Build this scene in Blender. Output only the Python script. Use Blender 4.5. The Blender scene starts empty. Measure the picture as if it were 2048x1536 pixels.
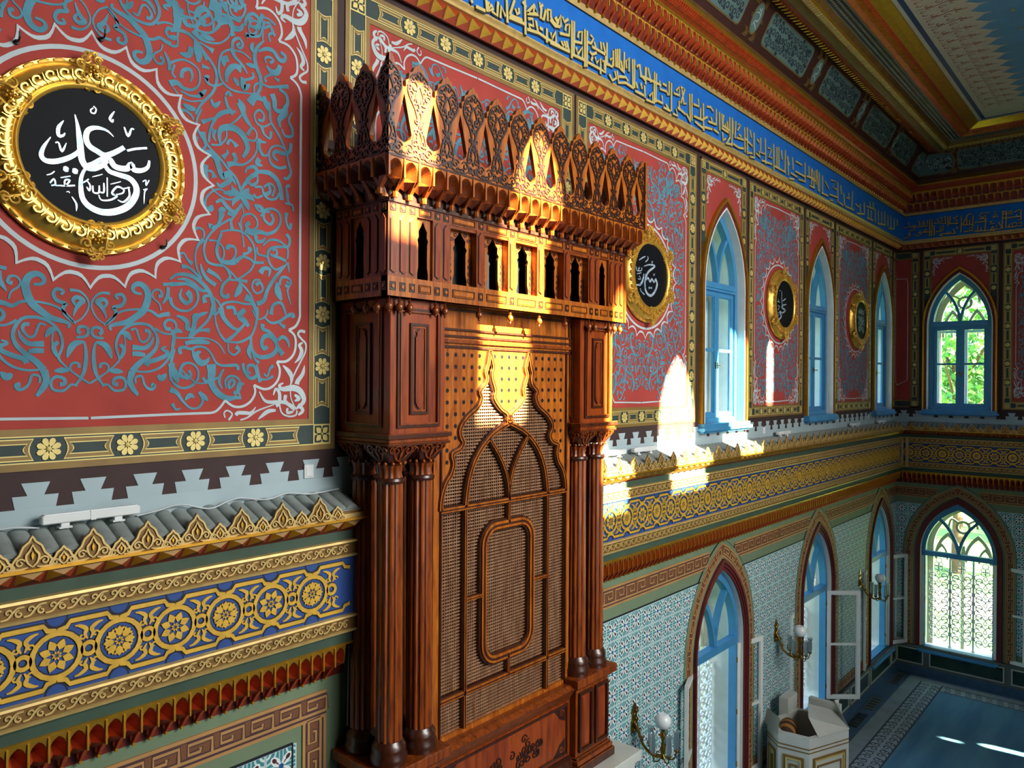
import bpy, bmesh, math, random
from mathutils import Matrix, Vector
random.seed(7)
SC = bpy.context.scene
COL = SC.collection
pi = math.pi
H = 5.48          # camera height above the prayer-hall floor
WY = 4.0          # main wall face
EX = 15.9         # end wall face

# ------------------------------------------------------------------ camera
cam_d = bpy.data.cameras.new('camera')
cam = bpy.data.objects.new('camera', cam_d); COL.objects.link(cam)
FPX, YAW, PITCH, ROLL = 1503.8, math.radians(41.2356), math.radians(-0.1075), math.radians(0.3774)
_F = Vector((math.cos(YAW)*math.cos(PITCH), math.sin(YAW)*math.cos(PITCH), math.sin(PITCH)))
_R = Vector((math.sin(YAW), -math.cos(YAW), 0)); _U = _R.cross(_F)
_R2 = _R*math.cos(ROLL)+_U*math.sin(ROLL); _U2 = _U*math.cos(ROLL)-_R*math.sin(ROLL)
cam.matrix_world = Matrix(((_R2.x,_U2.x,-_F.x,0),(_R2.y,_U2.y,-_F.y,0),(_R2.z,_U2.z,-_F.z,H),(0,0,0,1)))
cam_d.sensor_width = 36; cam_d.lens = FPX/2048*36; cam_d.clip_start = .02; cam_d.clip_end = 400
SC.camera = cam

# ------------------------------------------------------------------ world, sun, fill lamps, exposure
SUN = Vector((-.10, 1.0, -.60)).normalized()      # direction the sunlight travels
world = bpy.data.worlds.new('sky'); SC.world = world; world.use_nodes = True
_n = world.node_tree.nodes; _l = world.node_tree.links
_bg = _n['Background']; _sky = _n.new('ShaderNodeTexSky'); _sky.sky_type = 'NISHITA'
_sky.sun_disc = False; _sky.sun_elevation = math.radians(31); _sky.sun_rotation = math.radians(186)
_sky.air_density = 1.0; _sky.dust_density = 1.2; _sky.ozone_density = 1.0
_l.new(_sky.outputs[0], _bg.inputs[0]); _bg.inputs[1].default_value = 1.7
sun_d = bpy.data.lights.new('sun', 'SUN'); sun_d.energy = 130; sun_d.angle = math.radians(.5); sun_d.color = (1, .87, .60)
sun = bpy.data.objects.new('sun', sun_d); COL.objects.link(sun); sun.location = (4, -20, 30)
sun.rotation_euler = SUN.to_track_quat('-Z', 'Y').to_euler()
HY, HZ0, HZ1 = -6.0, 0.0, H+8.0      # far wall of the tall central hall and its height
def area(name, loc, target, sx, sy, e, col, spread=170):
    d = bpy.data.lights.new(name, 'AREA'); d.shape = 'RECTANGLE'; d.size = sx; d.size_y = sy; d.energy = e; d.color = col; d.spread = math.radians(spread)
    o = bpy.data.objects.new(name, d); COL.objects.link(o); o.location = loc
    o.rotation_euler = (Vector(target)-Vector(loc)).to_track_quat('-Z', 'Y').to_euler(); return o
# added fill lamps standing in for daylight from the unseen hall
area('hall_fill', (5.2, HY+.3, H+2.8), (3.2, 4.0, H-.1), 5.0, 4.0, 560, (1, .97, .93), 105)
area('hall_fill_low', (6.0, HY+.3, 3.4), (8, 4, 3.2), 7.0, 2.4, 100, (.93, .97, 1), 130)
SC.view_settings.view_transform = 'Standard'; SC.view_settings.look = 'None'
SC.view_settings.exposure = 0.0; SC.view_settings.gamma = 1.0
try: SC.view_settings.use_curve_mapping = False
except Exception: pass
SC.cycles.use_denoising = True
SC.cycles.max_bounces = 7; SC.cycles.diffuse_bounces = 4; SC.cycles.glossy_bounces = 3
SC.cycles.transmission_bounces = 6; SC.cycles.transparent_max_bounces = 8
SC.cycles.sample_clamp_indirect = 6.0; SC.cycles.caustics_reflective = False; SC.cycles.caustics_refractive = False

# ------------------------------------------------------------------ frames of reference
MM = Matrix(((1,0,0,0),(0,0,-1,WY),(0,1,0,H),(0,0,0,1)))     # (a right, b up rel. eye, c out of wall) on the main wall
ME = Matrix(((0,0,-1,EX),(-1,0,0,0),(0,1,0,H),(0,0,0,1)))    # same on the end wall, a = -y
def T(a=0, b=0, c=0): return Matrix.Translation((a, b, c))
def RZ(d): return Matrix.Rotation(math.radians(d), 4, 'Z')
def RX(d): return Matrix.Rotation(math.radians(d), 4, 'X')
def RY(d): return Matrix.Rotation(math.radians(d), 4, 'Y')
def S(x, y=None, z=None):
    y = x if y is None else y; z = x if z is None else z
    return Matrix.Diagonal((x, y, z, 1))

# ------------------------------------------------------------------ materials
MAT = {}
def rgb(h):
    h = h.lstrip('#'); c = [int(h[i:i+2], 16)/255 for i in (0, 2, 4)]
    return tuple(x/12.92 if x <= .04045 else ((x+.055)/1.055)**2.4 for x in c)
def mat(name, col, rough=.6, metal=0., var=.12, scale=6., bump=0., bscale=60., emit=0., coat=0., stretch=None, spec=None):
    m = bpy.data.materials.new(name); m.use_nodes = True; nt = m.node_tree; N = nt.nodes; L = nt.links
    b = N['Principled BSDF']; c = rgb(col) if isinstance(col, str) else col
    b.inputs['Roughness'].default_value = rough; b.inputs['Metallic'].default_value = metal
    if spec is not None: b.inputs['Specular IOR Level'].default_value = spec
    if coat: b.inputs['Coat Weight'].default_value = coat; b.inputs['Coat Roughness'].default_value = .15
    tc = N.new('ShaderNodeTexCoord'); src = tc.outputs['Object']
    if stretch:
        mp = N.new('ShaderNodeMapping'); mp.inputs['Scale'].default_value = stretch; L.new(src, mp.inputs[0]); src = mp.outputs[0]
    nz = N.new('ShaderNodeTexNoise'); nz.inputs['Scale'].default_value = scale; nz.inputs['Detail'].default_value = 4; L.new(src, nz.inputs['Vector'])
    rp = N.new('ShaderNodeValToRGB'); rp.color_ramp.elements[0].position = .3; rp.color_ramp.elements[1].position = .7
    rp.color_ramp.elements[0].color = (*[max(0, x*(1-var)) for x in c], 1); rp.color_ramp.elements[1].color = (*[min(1, x*(1+var)) for x in c], 1)
    L.new(nz.outputs[0], rp.inputs[0]); L.new(rp.outputs[0], b.inputs['Base Color'])
    if bump:
        n2 = N.new('ShaderNodeTexNoise'); n2.inputs['Scale'].default_value = bscale; n2.inputs['Detail'].default_value = 3; L.new(src, n2.inputs['Vector'])
        bp = N.new('ShaderNodeBump'); bp.inputs['Strength'].default_value = bump; bp.inputs['Distance'].default_value = .01
        L.new(n2.outputs[0], bp.inputs['Height']); L.new(bp.outputs[0], b.inputs['Normal'])
    if emit: b.inputs['Emission Color'].default_value = (*c, 1); b.inputs['Emission Strength'].default_value = emit
    MAT[name] = m; return m
mat('red', '#9c4039', .85, var=.12, scale=3, spec=.2)
mat('arab', '#4f8496', .85, var=.22, scale=9, spec=.2)
mat('pale', '#aebdc1', .8, var=.08, spec=.2)
mat('bgreen', '#223632', .65, var=.18, scale=8)
mat('bgold', '#7d6430', .55, metal=.15, var=.15)
mat('bhi', '#cdbb72', .5, metal=.2, var=.08)
mat('plum', '#33201f', .75, var=.15)
mat('stonegrey', '#9cb0b6', .8, var=.07, scale=4)
mat('gold', '#c8942c', .34, metal=.72, var=.14, scale=20)
mat('goldpale', '#c7ab6a', .42, metal=.35, var=.16, scale=16)
mat('golddark', '#77592a', .5, metal=.4, var=.2)
mat('goldred', '#b0461c', .45, metal=.25, var=.2, scale=14)
mat('salmon', '#c85c46', .6, var=.12)
mat('deepred', '#6a1f10', .5, var=.2)
mat('strapgold', '#d2a73c', .42, metal=.3, var=.16, scale=18)
mat('fblue', '#1a4285', .55, var=.10)
mat('sky_blue', '#1b69c0', .75, var=.08, spec=.2)
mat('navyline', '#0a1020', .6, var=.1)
mat('fgreen', '#334a3b', .7, var=.15)
mat('wgreen', '#687c60', .8, var=.07)
mat('frbrown', '#6d4526', .7, var=.12)
mat('frtan', '#a87f4a', .65, var=.1)
mat('frplum', '#43272a', .7, var=.1)
mat('archred', '#5d1a1b', .6, var=.1)
mat('wblue', '#3f86b4', .45, var=.08)
mat('wwhite', '#d4dcd8', .45, var=.04)
mat('cream', '#dcdfd6', .8, var=.06)
mat('brass', '#8f6e2a', .3, metal=.9, var=.2, scale=30)
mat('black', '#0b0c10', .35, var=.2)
mat('board', '#070b10', .6, var=.35, scale=5, spec=.12)
mat('framegold', '#dcae48', .30, metal=.6, var=.14, scale=20)
mat('iron', '#1c1a18', .5, metal=.4)
mat('plastic', '#cfd6d6', .45, var=.03)
mat('tilegrey', '#838d8a', .8, var=.16, scale=12)
mat('wire', '#aeb8ba', .6)
mat('dgreen', '#20382c', .25, var=.35, scale=5, coat=.3)
mat('dframe', '#a9b5aa', .55, var=.06)
mat('dgrey', '#55605c', .6, var=.1)
mat('skirt', '#3a5a78', .6, var=.12)
mat('bordeaux', '#38170f', .6, var=.2)
mat('cgreen', '#54706a', .7, var=.16, scale=5)
mat('cgold', '#7c6034', .55, metal=.25, var=.15)
mat('cdark', '#1c2c3a', .7, var=.15)
mat('starblue', '#5a90b4', .8, var=.10, scale=2)
mat('lace', '#c2bba4', .8, var=.06)
mat('lacered', '#8a4038', .7, var=.1)
mat('dblue', '#1b2f62', .6)
mat('marble', '#bfc4bc', .35, var=.10, scale=3, coat=.2)
mat('cushion', '#9a6a30', .8, var=.15)
mat('cushdark', '#3c2413', .8)
mat('opal', '#dfe6e8', .25, var=.02, coat=.4)
mat('limestone', '#c4bda2', .85, var=.08)
mat('bark', '#4b3a28', .9, var=.25)
mat('leafA', '#4f8a34', .6, var=.4, scale=3)
mat('leafB', '#2f6a3a', .6, var=.4, scale=3)
mat('lawn', '#63913c', .9, var=.3, scale=1.2, bump=.4, bscale=30)
mat('plaster', '#c9bda4', .85, var=.06)
mat('ventdark', '#101416', .5)
mat('ventgrey', '#6a7066', .5, metal=.3)
mat('mosaicgrey', '#8f8f80', .7, var=.15)
def wood(name, dark, light, rough=.32, sc=1., coat=.35):
    m = bpy.data.materials.new(name); m.use_nodes = True; nt = m.node_tree; N = nt.nodes; L = nt.links; b = N['Principled BSDF']
    tc = N.new('ShaderNodeTexCoord'); mp = N.new('ShaderNodeMapping'); mp.inputs['Scale'].default_value = (14*sc, 1.6*sc, 14*sc); L.new(tc.outputs['Object'], mp.inputs[0])
    nz = N.new('ShaderNodeTexNoise'); nz.inputs['Scale'].default_value = 3; nz.inputs['Detail'].default_value = 7; nz.inputs['Distortion'].default_value = .5; L.new(mp.outputs[0], nz.inputs['Vector'])
    rp = N.new('ShaderNodeValToRGB'); e = rp.color_ramp.elements; e[0].position = .32; e[1].position = .70
    e[0].color = (*rgb(dark), 1); e[1].color = (*rgb(light), 1); L.new(nz.outputs[0], rp.inputs[0]); L.new(rp.outputs[0], b.inputs['Base Color'])
    b.inputs['Roughness'].default_value = rough; b.inputs['Coat Weight'].default_value = coat; b.inputs['Coat Roughness'].default_value = .22
    bp = N.new('ShaderNodeBump'); bp.inputs['Strength'].default_value = .12; bp.inputs['Distance'].default_value = .004
    L.new(nz.outputs[0], bp.inputs['Height']); L.new(bp.outputs[0], b.inputs['Normal']); MAT[name] = m
wood('wood', '#5a2409', '#94470f'); wood('woodlight', '#7d3a0c', '#b8691a'); wood('wooddark', '#2c1208', '#4d2410')
wood('woodred', '#6b2608', '#9a4614', sc=.6); wood('woodcarve', '#1d0d07', '#38190c', rough=.38); wood('lath', '#6a4630', '#9c7656', rough=.36)
def math_node(N, L, op, a, b=None, c=None):
    n = N.new('ShaderNodeMath'); n.operation = op
    for i, x in enumerate((a, b, c)):
        if x is None: continue
        if isinstance(x, (int, float)): n.inputs[i].default_value = x
        else: L.new(x, n.inputs[i])
    return n.outputs[0]
def glass_mat():
    m = bpy.data.materials.new('glass'); m.use_nodes = True; nt = m.node_tree; N = nt.nodes; L = nt.links; N.remove(N['Principled BSDF'])
    t = N.new('ShaderNodeBsdfTransparent'); g = N.new('ShaderNodeBsdfGlossy'); g.inputs['Roughness'].default_value = .03
    t.inputs[0].default_value = (.93, .97, .98, 1)
    mx = N.new('ShaderNodeMixShader'); lw = N.new('ShaderNodeLayerWeight'); fa = math_node(N, L, 'MULTIPLY_ADD', math_node(N, L, 'POWER', lw.outputs['Facing'], 4.0), .5, .045)
    L.new(fa, mx.inputs[0]); L.new(t.outputs[0], mx.inputs[1]); L.new(g.outputs[0], mx.inputs[2])
    L.new(mx.outputs[0], N['Material Output'].inputs[0]); MAT['glass'] = m
glass_mat()
def pearl():
    m = bpy.data.materials.new('pearl'); m.use_nodes = True; nt = m.node_tree; N = nt.nodes; L = nt.links; b = N['Principled BSDF']
    tc = N.new('ShaderNodeTexCoord'); v = N.new('ShaderNodeTexVoronoi'); v.inputs['Scale'].default_value = 55; L.new(tc.outputs['Object'], v.inputs['Vector'])
    rp = N.new('ShaderNodeValToRGB'); e = rp.color_ramp.elements; e[0].color = (*rgb('#5f86a6'), 1); e[1].color = (*rgb('#b4c0c8'), 1); e[0].position = .1; e[1].position = .8
    L.new(v.outputs['Color'], rp.inputs[0]); L.new(rp.outputs[0], b.inputs['Base Color']); b.inputs['Roughness'].default_value = .3; b.inputs['Metallic'].default_value = .15; MAT['pearl'] = m
pearl()
def mixc(N, L, f, a, b):
    n = N.new('ShaderNodeMix'); n.data_type = 'RGBA'; L.new(f, n.inputs[0])
    for i, x in ((6, a), (7, b)):
        if isinstance(x, str): n.inputs[i].default_value = (*rgb(x), 1)
        else: L.new(x, n.inputs[i])
    return n.outputs[2]
def tile_mat():
    m = bpy.data.materials.new('tile'); m.use_nodes = True; nt = m.node_tree; N = nt.nodes; L = nt.links; b = N['Principled BSDF']
    uv = N.new('ShaderNodeUVMap'); sp = N.new('ShaderNodeSeparateXYZ'); L.new(uv.outputs[0], sp.inputs[0])
    f = lambda op, a, b_=None, c=None: math_node(N, L, op, a, b_, c)
    x = f('FRACT', sp.outputs[0]); y = f('FRACT', sp.outputs[1])
    X = f('ABSOLUTE', f('SUBTRACT', x, .5)); Y = f('ABSOLUTE', f('SUBTRACT', y, .5))
    p = f('MULTIPLY', f('ADD', X, Y), .7071); q = f('ABSOLUTE', f('MULTIPLY', f('SUBTRACT', X, Y), .7071))
    def ell(cp, rp_, rq):
        u = f('DIVIDE', f('SUBTRACT', p, cp), rp_); v = f('DIVIDE', q, rq)
        return f('LESS_THAN', f('ADD', f('MULTIPLY', u, u), f('MULTIPLY', v, v)), 1.0)
    r = f('SQRT', f('ADD', f('MULTIPLY', X, X), f('MULTIPLY', Y, Y)))
    cx = f('SUBTRACT', .5, X); cy = f('SUBTRACT', .5, Y); rc = f('SQRT', f('ADD', f('MULTIPLY', cx, cx), f('MULTIPLY', cy, cy)))
    ring = f('LESS_THAN', f('ABSOLUTE', f('SUBTRACT', rc, .33)), .03)
    ring2 = f('LESS_THAN', f('ABSOLUTE', f('SUBTRACT', rc, .16)), .035)
    edge = f('GREATER_THAN', f('MAXIMUM', X, Y), .46)
    leaf = f('LESS_THAN', f('ABSOLUTE', f('SUBTRACT', f('MINIMUM', X, Y), .06)), .02)
    c = mixc(N, L, leaf, '#3f8088', '#9fc3c4')
    c = mixc(N, L, ring, c, '#b5d0cf'); c = mixc(N, L, ring2, c, '#c4d6d4'); c = mixc(N, L, edge, c, '#b4cccb')
    c = mixc(N, L, ell(.25, .20, .115), c, '#d6e0dd'); c = mixc(N, L, ell(.31, .085, .06), c, '#4a2430')
    c = mixc(N, L, ell(.2, .10, .02), c, '#54303c')
    c = mixc(N, L, f('LESS_THAN', r, f('ADD', .07, f('MULTIPLY', f('SUBTRACT', p, q), .25))), c, '#1f4f86')
    L.new(c, b.inputs['Base Color']); b.inputs['Roughness'].default_value = .65; b.inputs['Specular IOR Level'].default_value = .2; MAT['tile'] = m
tile_mat()
def carpet_mat():
    m = bpy.data.materials.new('carpet'); m.use_nodes = True; nt = m.node_tree; N = nt.nodes; L = nt.links; b = N['Principled BSDF']
    tc = N.new('ShaderNodeTexCoord'); f = lambda op, a, b_=None, c=None: math_node(N, L, op, a, b_, c)
    nz = N.new('ShaderNodeTexNoise'); nz.inputs['Scale'].default_value = .9; nz.inputs['Detail'].default_value = 5; L.new(tc.outputs['Object'], nz.inputs[0])
    mp = N.new('ShaderNodeMapping'); mp.inputs['Scale'].default_value = (.35, 2.2, 1); mp.inputs['Rotation'].default_value = (0, 0, .3); L.new(tc.outputs['Object'], mp.inputs[0])
    nb = N.new('ShaderNodeTexNoise'); nb.inputs['Scale'].default_value = 1.3; nb.inputs['Detail'].default_value = 3; L.new(mp.outputs[0], nb.inputs[0])
    rp = N.new('ShaderNodeValToRGB'); e = rp.color_ramp.elements; e[0].position = .35; e[1].position = .65; e[0].color = (*rgb('#3d6f92'), 1); e[1].color = (*rgb('#5f93ac'), 1); L.new(nb.outputs[0], rp.inputs[0])
    c = mixc(N, L, f('MULTIPLY', nz.outputs[0], .5), rp.outputs[0], '#4d8096')
    L.new(c, b.inputs['Base Color']); b.inputs['Roughness'].default_value = .95
    n3 = N.new('ShaderNodeTexNoise'); n3.inputs['Scale'].default_value = 300; L.new(tc.outputs['Object'], n3.inputs[0])
    bp = N.new('ShaderNodeBump'); bp.inputs['Strength'].default_value = .3; bp.inputs['Distance'].default_value = .01; L.new(n3.outputs[0], bp.inputs['Height']); L.new(bp.outputs[0], b.inputs['Normal']); MAT['carpet'] = m
carpet_mat()
mat('carpetband', '#86939a', .95, var=.12, scale=4); mat('carpetdark', '#38424c', .95, var=.2); mat('carpetpale', '#93a2a8', .95, var=.1)

# ------------------------------------------------------------------ mesh collector
class G:
    def __init__(s): s.v = []; s.f = []; s.m = []; s.mats = []; s.uv = {}
    def mi(s, m):
        if m not in s.mats: s.mats.append(m)
        return s.mats.index(m)
    def face(s, pts, m):
        i = len(s.v); s.v += [tuple(p) for p in pts]; s.f.append(tuple(range(i, i+len(pts)))); s.m.append(s.mi(m))
    def faces(s, vs, fs, m):
        i = len(s.v); s.v += [tuple(p) for p in vs]; k = s.mi(m)
        for q in fs: s.f.append(tuple(i+j for j in q)); s.m.append(k)
    def box(s, a0, a1, b0, b1, c0, c1, m):
        v = [(a0,b0,c0),(a1,b0,c0),(a1,b1,c0),(a0,b1,c0),(a0,b0,c1),(a1,b0,c1),(a1,b1,c1),(a0,b1,c1)]
        s.faces(v, [(3,2,1,0),(4,5,6,7),(0,1,5,4),(1,2,6,5),(2,3,7,6),(3,0,4,7)], m)
    def rect(s, a0, a1, b0, b1, c, m): s.face([(a0,b0,c),(a1,b0,c),(a1,b1,c),(a0,b1,c)], m)
    def frustum(s, a0, a1, b0, b1, c0, c1, ins, m):      # raised field with bevelled edges
        v = [(a0,b0,c0),(a1,b0,c0),(a1,b1,c0),(a0,b1,c0),(a0+ins,b0+ins,c1),(a1-ins,b0+ins,c1),(a1-ins,b1-ins,c1),(a0+ins,b1-ins,c1)]
        s.faces(v, [(4,5,6,7),(0,1,5,4),(1,2,6,5),(2,3,7,6),(3,0,4,7)], m)
    def frame(s, a0, a1, b0, b1, w, c0, c1, m):
        s.box(a0, a1, b0, b0+w, c0, c1, m); s.box(a0, a1, b1-w, b1, c0, c1, m); s.box(a0, a0+w, b0+w, b1-w, c0, c1, m); s.box(a1-w, a1, b0+w, b1-w, c0, c1, m)
    def poly(s, pts, c0, c1, m, back=False, side=None):
        n = len(pts); ar = sum(pts[i][0]*pts[(i+1) % n][1]-pts[(i+1) % n][0]*pts[i][1] for i in range(n))
        if ar < 0: pts = pts[::-1]
        v = [(p[0],p[1],c0) for p in pts]+[(p[0],p[1],c1) for p in pts]
        s.faces(v, [tuple(range(n, 2*n))]+([tuple(range(n-1, -1, -1))] if back else []), m)
        if c1 != c0: s.faces(v, [(i, (i+1) % n, n+(i+1) % n, n+i) for i in range(n)], side or m)
    def band(s, P, Q, c0, c1, m, close=False, back=False):      # between two polylines of equal length
        n = len(P); v = [(p[0],p[1],c1) for p in P]+[(q[0],q[1],c1) for q in Q]+[(p[0],p[1],c0) for p in P]+[(q[0],q[1],c0) for q in Q]
        R = range(n if close else n-1); f = []
        for i in R:
            j = (i+1) % n; f += [(i, j, n+j, n+i)]
            if c0 != c1: f += [(2*n+i, 2*n+j, j, i), (n+i, n+j, 3*n+j, 3*n+i)]
            if back: f += [(2*n+j, 2*n+i, 3*n+i, 3*n+j)]
        if not close and c0 != c1: f += [(0, n, 3*n, 2*n), (n-1, 3*n-1, 4*n-1, 2*n-1)]
        s.faces(v, f, m)
    def ribbon(s, pts, w, c0, c1, m, ease=True):        # painted / carved stroke: w = (start, mid, end) widths or a float
        if len(pts) < 2: return
        s.k = (getattr(s, 'k', 0)+1) % 41; c1 += s.k*1.6e-5; n = len(pts); P = []; Q = []      # a hair of relief keeps crossing strokes apart
        d = [0.]
        for i in range(1, n): d.append(d[-1]+math.hypot(pts[i][0]-pts[i-1][0], pts[i][1]-pts[i-1][1]))
        L = d[-1] or 1.
        for i in range(n):
            a = pts[max(0, i-1)]; b = pts[min(n-1, i+1)]; tx, ty = b[0]-a[0], b[1]-a[1]; l = math.hypot(tx, ty) or 1.
            t = d[i]/L
            if isinstance(w, (int, float)): ww = w
            else: ww = (w[0]+(w[1]-w[0])*math.sin(pi*min(t, .5))) if t < .5 else (w[1]+(w[2]-w[1])*(1-math.cos(pi*(t-.5))))
            nx, ny = -ty/l*ww/2, tx/l*ww/2
            P.append((pts[i][0]+nx, pts[i][1]+ny)); Q.append((pts[i][0]-nx, pts[i][1]-ny))
        s.band(Q, P, c0, c1, m)
    def tube(s, path, r, m, n=6, cap=True):
        path = [Vector(p) for p in path]; k = len(path); up = Vector((0, 0, 1)); vs = []; fs = []
        for i, p in enumerate(path):
            t = (path[min(k-1, i+1)]-path[max(0, i-1)]).normalized()
            u = up if abs(t.dot(up)) < .95 else Vector((1, 0, 0)); x = t.cross(u).normalized(); y = x.cross(t)
            rr = r if isinstance(r, (int, float)) else r[min(i, len(r)-1)]
            vs += [tuple(p+x*rr*math.cos(2*pi*j/n)+y*rr*math.sin(2*pi*j/n)) for j in range(n)]
        for i in range(k-1): fs += [(i*n+j, i*n+(j+1) % n, (i+1)*n+(j+1) % n, (i+1)*n+j) for j in range(n)]
        if cap: fs += [tuple(range(n-1, -1, -1)), tuple(range((k-1)*n, k*n))]
        s.faces(vs, fs, m)
    def lathe(s, prof, m, n=16, o=(0, 0, 0), axis='b', flute=0, arc=(0, 2*pi), caps=True):      # profile of (r, h) around an axis
        vs = []; fs = []; k = len(prof); full = abs(arc[1]-arc[0]-2*pi) < 1e-6; N = n if full else n+1
        for r, h in prof:
            for j in range(N):
                t = arc[0]+(arc[1]-arc[0])*j/n; rr = r*(1-(flute if (j % 4 > 1 if n % 4 == 0 and n > 30 else j % 2) else 0))
                x, y = rr*math.cos(t), rr*math.sin(t)
                vs.append({'b': (o[0]+x, o[1]+h, o[2]-y), 'c': (o[0]+x, o[1]+y, o[2]+h), 'a': (o[0]+h, o[1]+x, o[2]+y)}[axis])
        for i in range(k-1):
            for j in range(n):
                j2 = (j+1) % N if full else j+1; fs.append((i*N+j, i*N+j2, (i+1)*N+j2, (i+1)*N+j))
        s.faces(vs, fs, m)
        if full and caps:
            if prof[0][0] > 1e-4: s.faces([vs[j] for j in range(N)], [tuple(range(N-1, -1, -1))], m)
            if prof[-1][0] > 1e-4: s.faces([vs[(k-1)*N+j] for j in range(N)], [tuple(range(N))], m)
    def sweep(s, prof, a0, a1, m, mitre0=0., mitre1=0.):      # profile of (b, c) along a; ends may be mitred by c
        k = len(prof); vs = [(a0+mitre0*c, b, c) for b, c in prof]+[(a1-mitre1*c, b, c) for b, c in prof]
        s.faces(vs, [(i, i+1, k+i+1, k+i) for i in range(k-1)], m)
    def ball(s, o, r, m, n=8, k=5): s.lathe([(r*math.sin(pi*i/k)+1e-5, -r*math.cos(pi*i/k)) for i in range(k+1)], m, n, o)
    def xf(s, M):
        s.v = [tuple(M @ Vector(p)) for p in s.v]; return s
    def add(s, g, M=None):
        i = len(s.v); s.v += [tuple(M @ Vector(p)) for p in g.v] if M else g.v
        mp = [s.mi(x) for x in g.mats]
        for q, k in zip(g.f, g.m): s.f.append(tuple(i+j for j in q)); s.m.append(mp[k])
    def mesh(s, name, smooth=0, uv=False, bevel=0):
        me = bpy.data.meshes.new(name); me.from_pydata(s.v, [], s.f)
        for x in s.mats: me.materials.append(MAT[x])
        me.polygons.foreach_set('material_index', s.m)
        if bevel or smooth:
            bm = bmesh.new(); bm.from_mesh(me); bmesh.ops.remove_doubles(bm, verts=bm.verts, dist=1e-5)
            bmesh.ops.recalc_face_normals(bm, faces=bm.faces) if bevel else None
            if bevel: bmesh.ops.bevel(bm, geom=list(bm.edges), offset=bevel, segments=1, affect='EDGES', clamp_overlap=True)
            bm.to_mesh(me); bm.free()
        if uv:
            lay = me.uv_layers.new(name='UVMap')
            for lp in me.loops:
                c = me.vertices[lp.vertex_index].co; lay.data[lp.index].uv = (c.x*uv+.5, c.y*uv+.5)
        me.update()
        if smooth:
            me.polygons.foreach_set('use_smooth', [True]*len(me.polygons)); me.set_sharp_from_angle(angle=math.radians(smooth))
        return me
def ob(name, me, parent=None, M=None, **pr):
    if isinstance(me, G): me = me.mesh(name)
    o = bpy.data.objects.new(name, me); COL.objects.link(o)
    if parent: o.parent = parent
    if M is not None: o.matrix_local = M
    for k, v in pr.items(): o[k] = v
    return o
def empty(name, M, **pr):
    o = bpy.data.objects.new(name, None); COL.objects.link(o); o.matrix_local = M; o.empty_display_size = .1
    for k, v in pr.items(): o[k] = v
    return o
def cr(pts, k=4):       # Catmull-Rom smoothing
    if len(pts) < 3: return pts
    out = []; n = len(pts)
    for i in range(n-1):
        p0, p1, p2, p3 = pts[max(0, i-1)], pts[i], pts[i+1], pts[min(n-1, i+2)]
        for j in range(k):
            t = j/k; t2 = t*t; t3 = t2*t
            out.append(tuple(.5*(2*p1[d]+(p2[d]-p0[d])*t+(2*p0[d]-5*p1[d]+4*p2[d]-p3[d])*t2+(3*p1[d]-p0[d]-3*p2[d]+p3[d])*t3) for d in range(len(p1))))
    out.append(tuple(pts[-1])); return out
def spiral(cx, cy, r0, r1, t0, turns, n=20):
    return [(cx+(r0+(r1-r0)*i/n)*math.cos(t0+2*pi*turns*i/n), cy+(r0+(r1-r0)*i/n)*math.sin(t0+2*pi*turns*i/n)) for i in range(n+1)]
def parse(txt):
    out = []
    for L in txt.split(';'):
        w, p = L.split('|'); out.append((tuple(float(x)/1000 for x in w.split(',')), [tuple(float(x)/1000 for x in q.split(',')) for q in p.split()]))
    return out
def arch(hw, b0, sp, ap, n=10, ac=0.):       # pointed arch outline, bottom-left -> apex -> bottom-right
    r = ap-sp; R = (r*r+hw*hw)/(2*hw); t1 = math.asin(min(1, r/R)); L = [(-hw, b0)]
    for i in range(n+1):
        t = t1*i/n; L.append((-hw+R-R*math.cos(t), sp+R*math.sin(t)))
    L[-1] = (0., ap)
    return [(ac+x, y) for x, y in L]+[(ac-x, y) for x, y in L[-2::-1]]
def holed(g, a0, a1, b0, b1, A, c, m):       # rectangle minus arch outline A (feet at b0 level or above)
    n = len(A)//2; ap = A[n]
    q = 1 if abs(A[0][1]-b0) < 1e-6 else 0
    g.face([(a0,b0,c), (A[0][0],b0,c)]+[(p[0],p[1],c) for p in A[q:n+1]]+[(ap[0],b1,c),(a0,b1,c)], m)
    g.face([(A[-1][0],b0,c), (a1,b0,c), (a1,b1,c), (ap[0],b1,c)]+[(p[0],p[1],c) for p in A[n:len(A)-q]], m)
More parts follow.
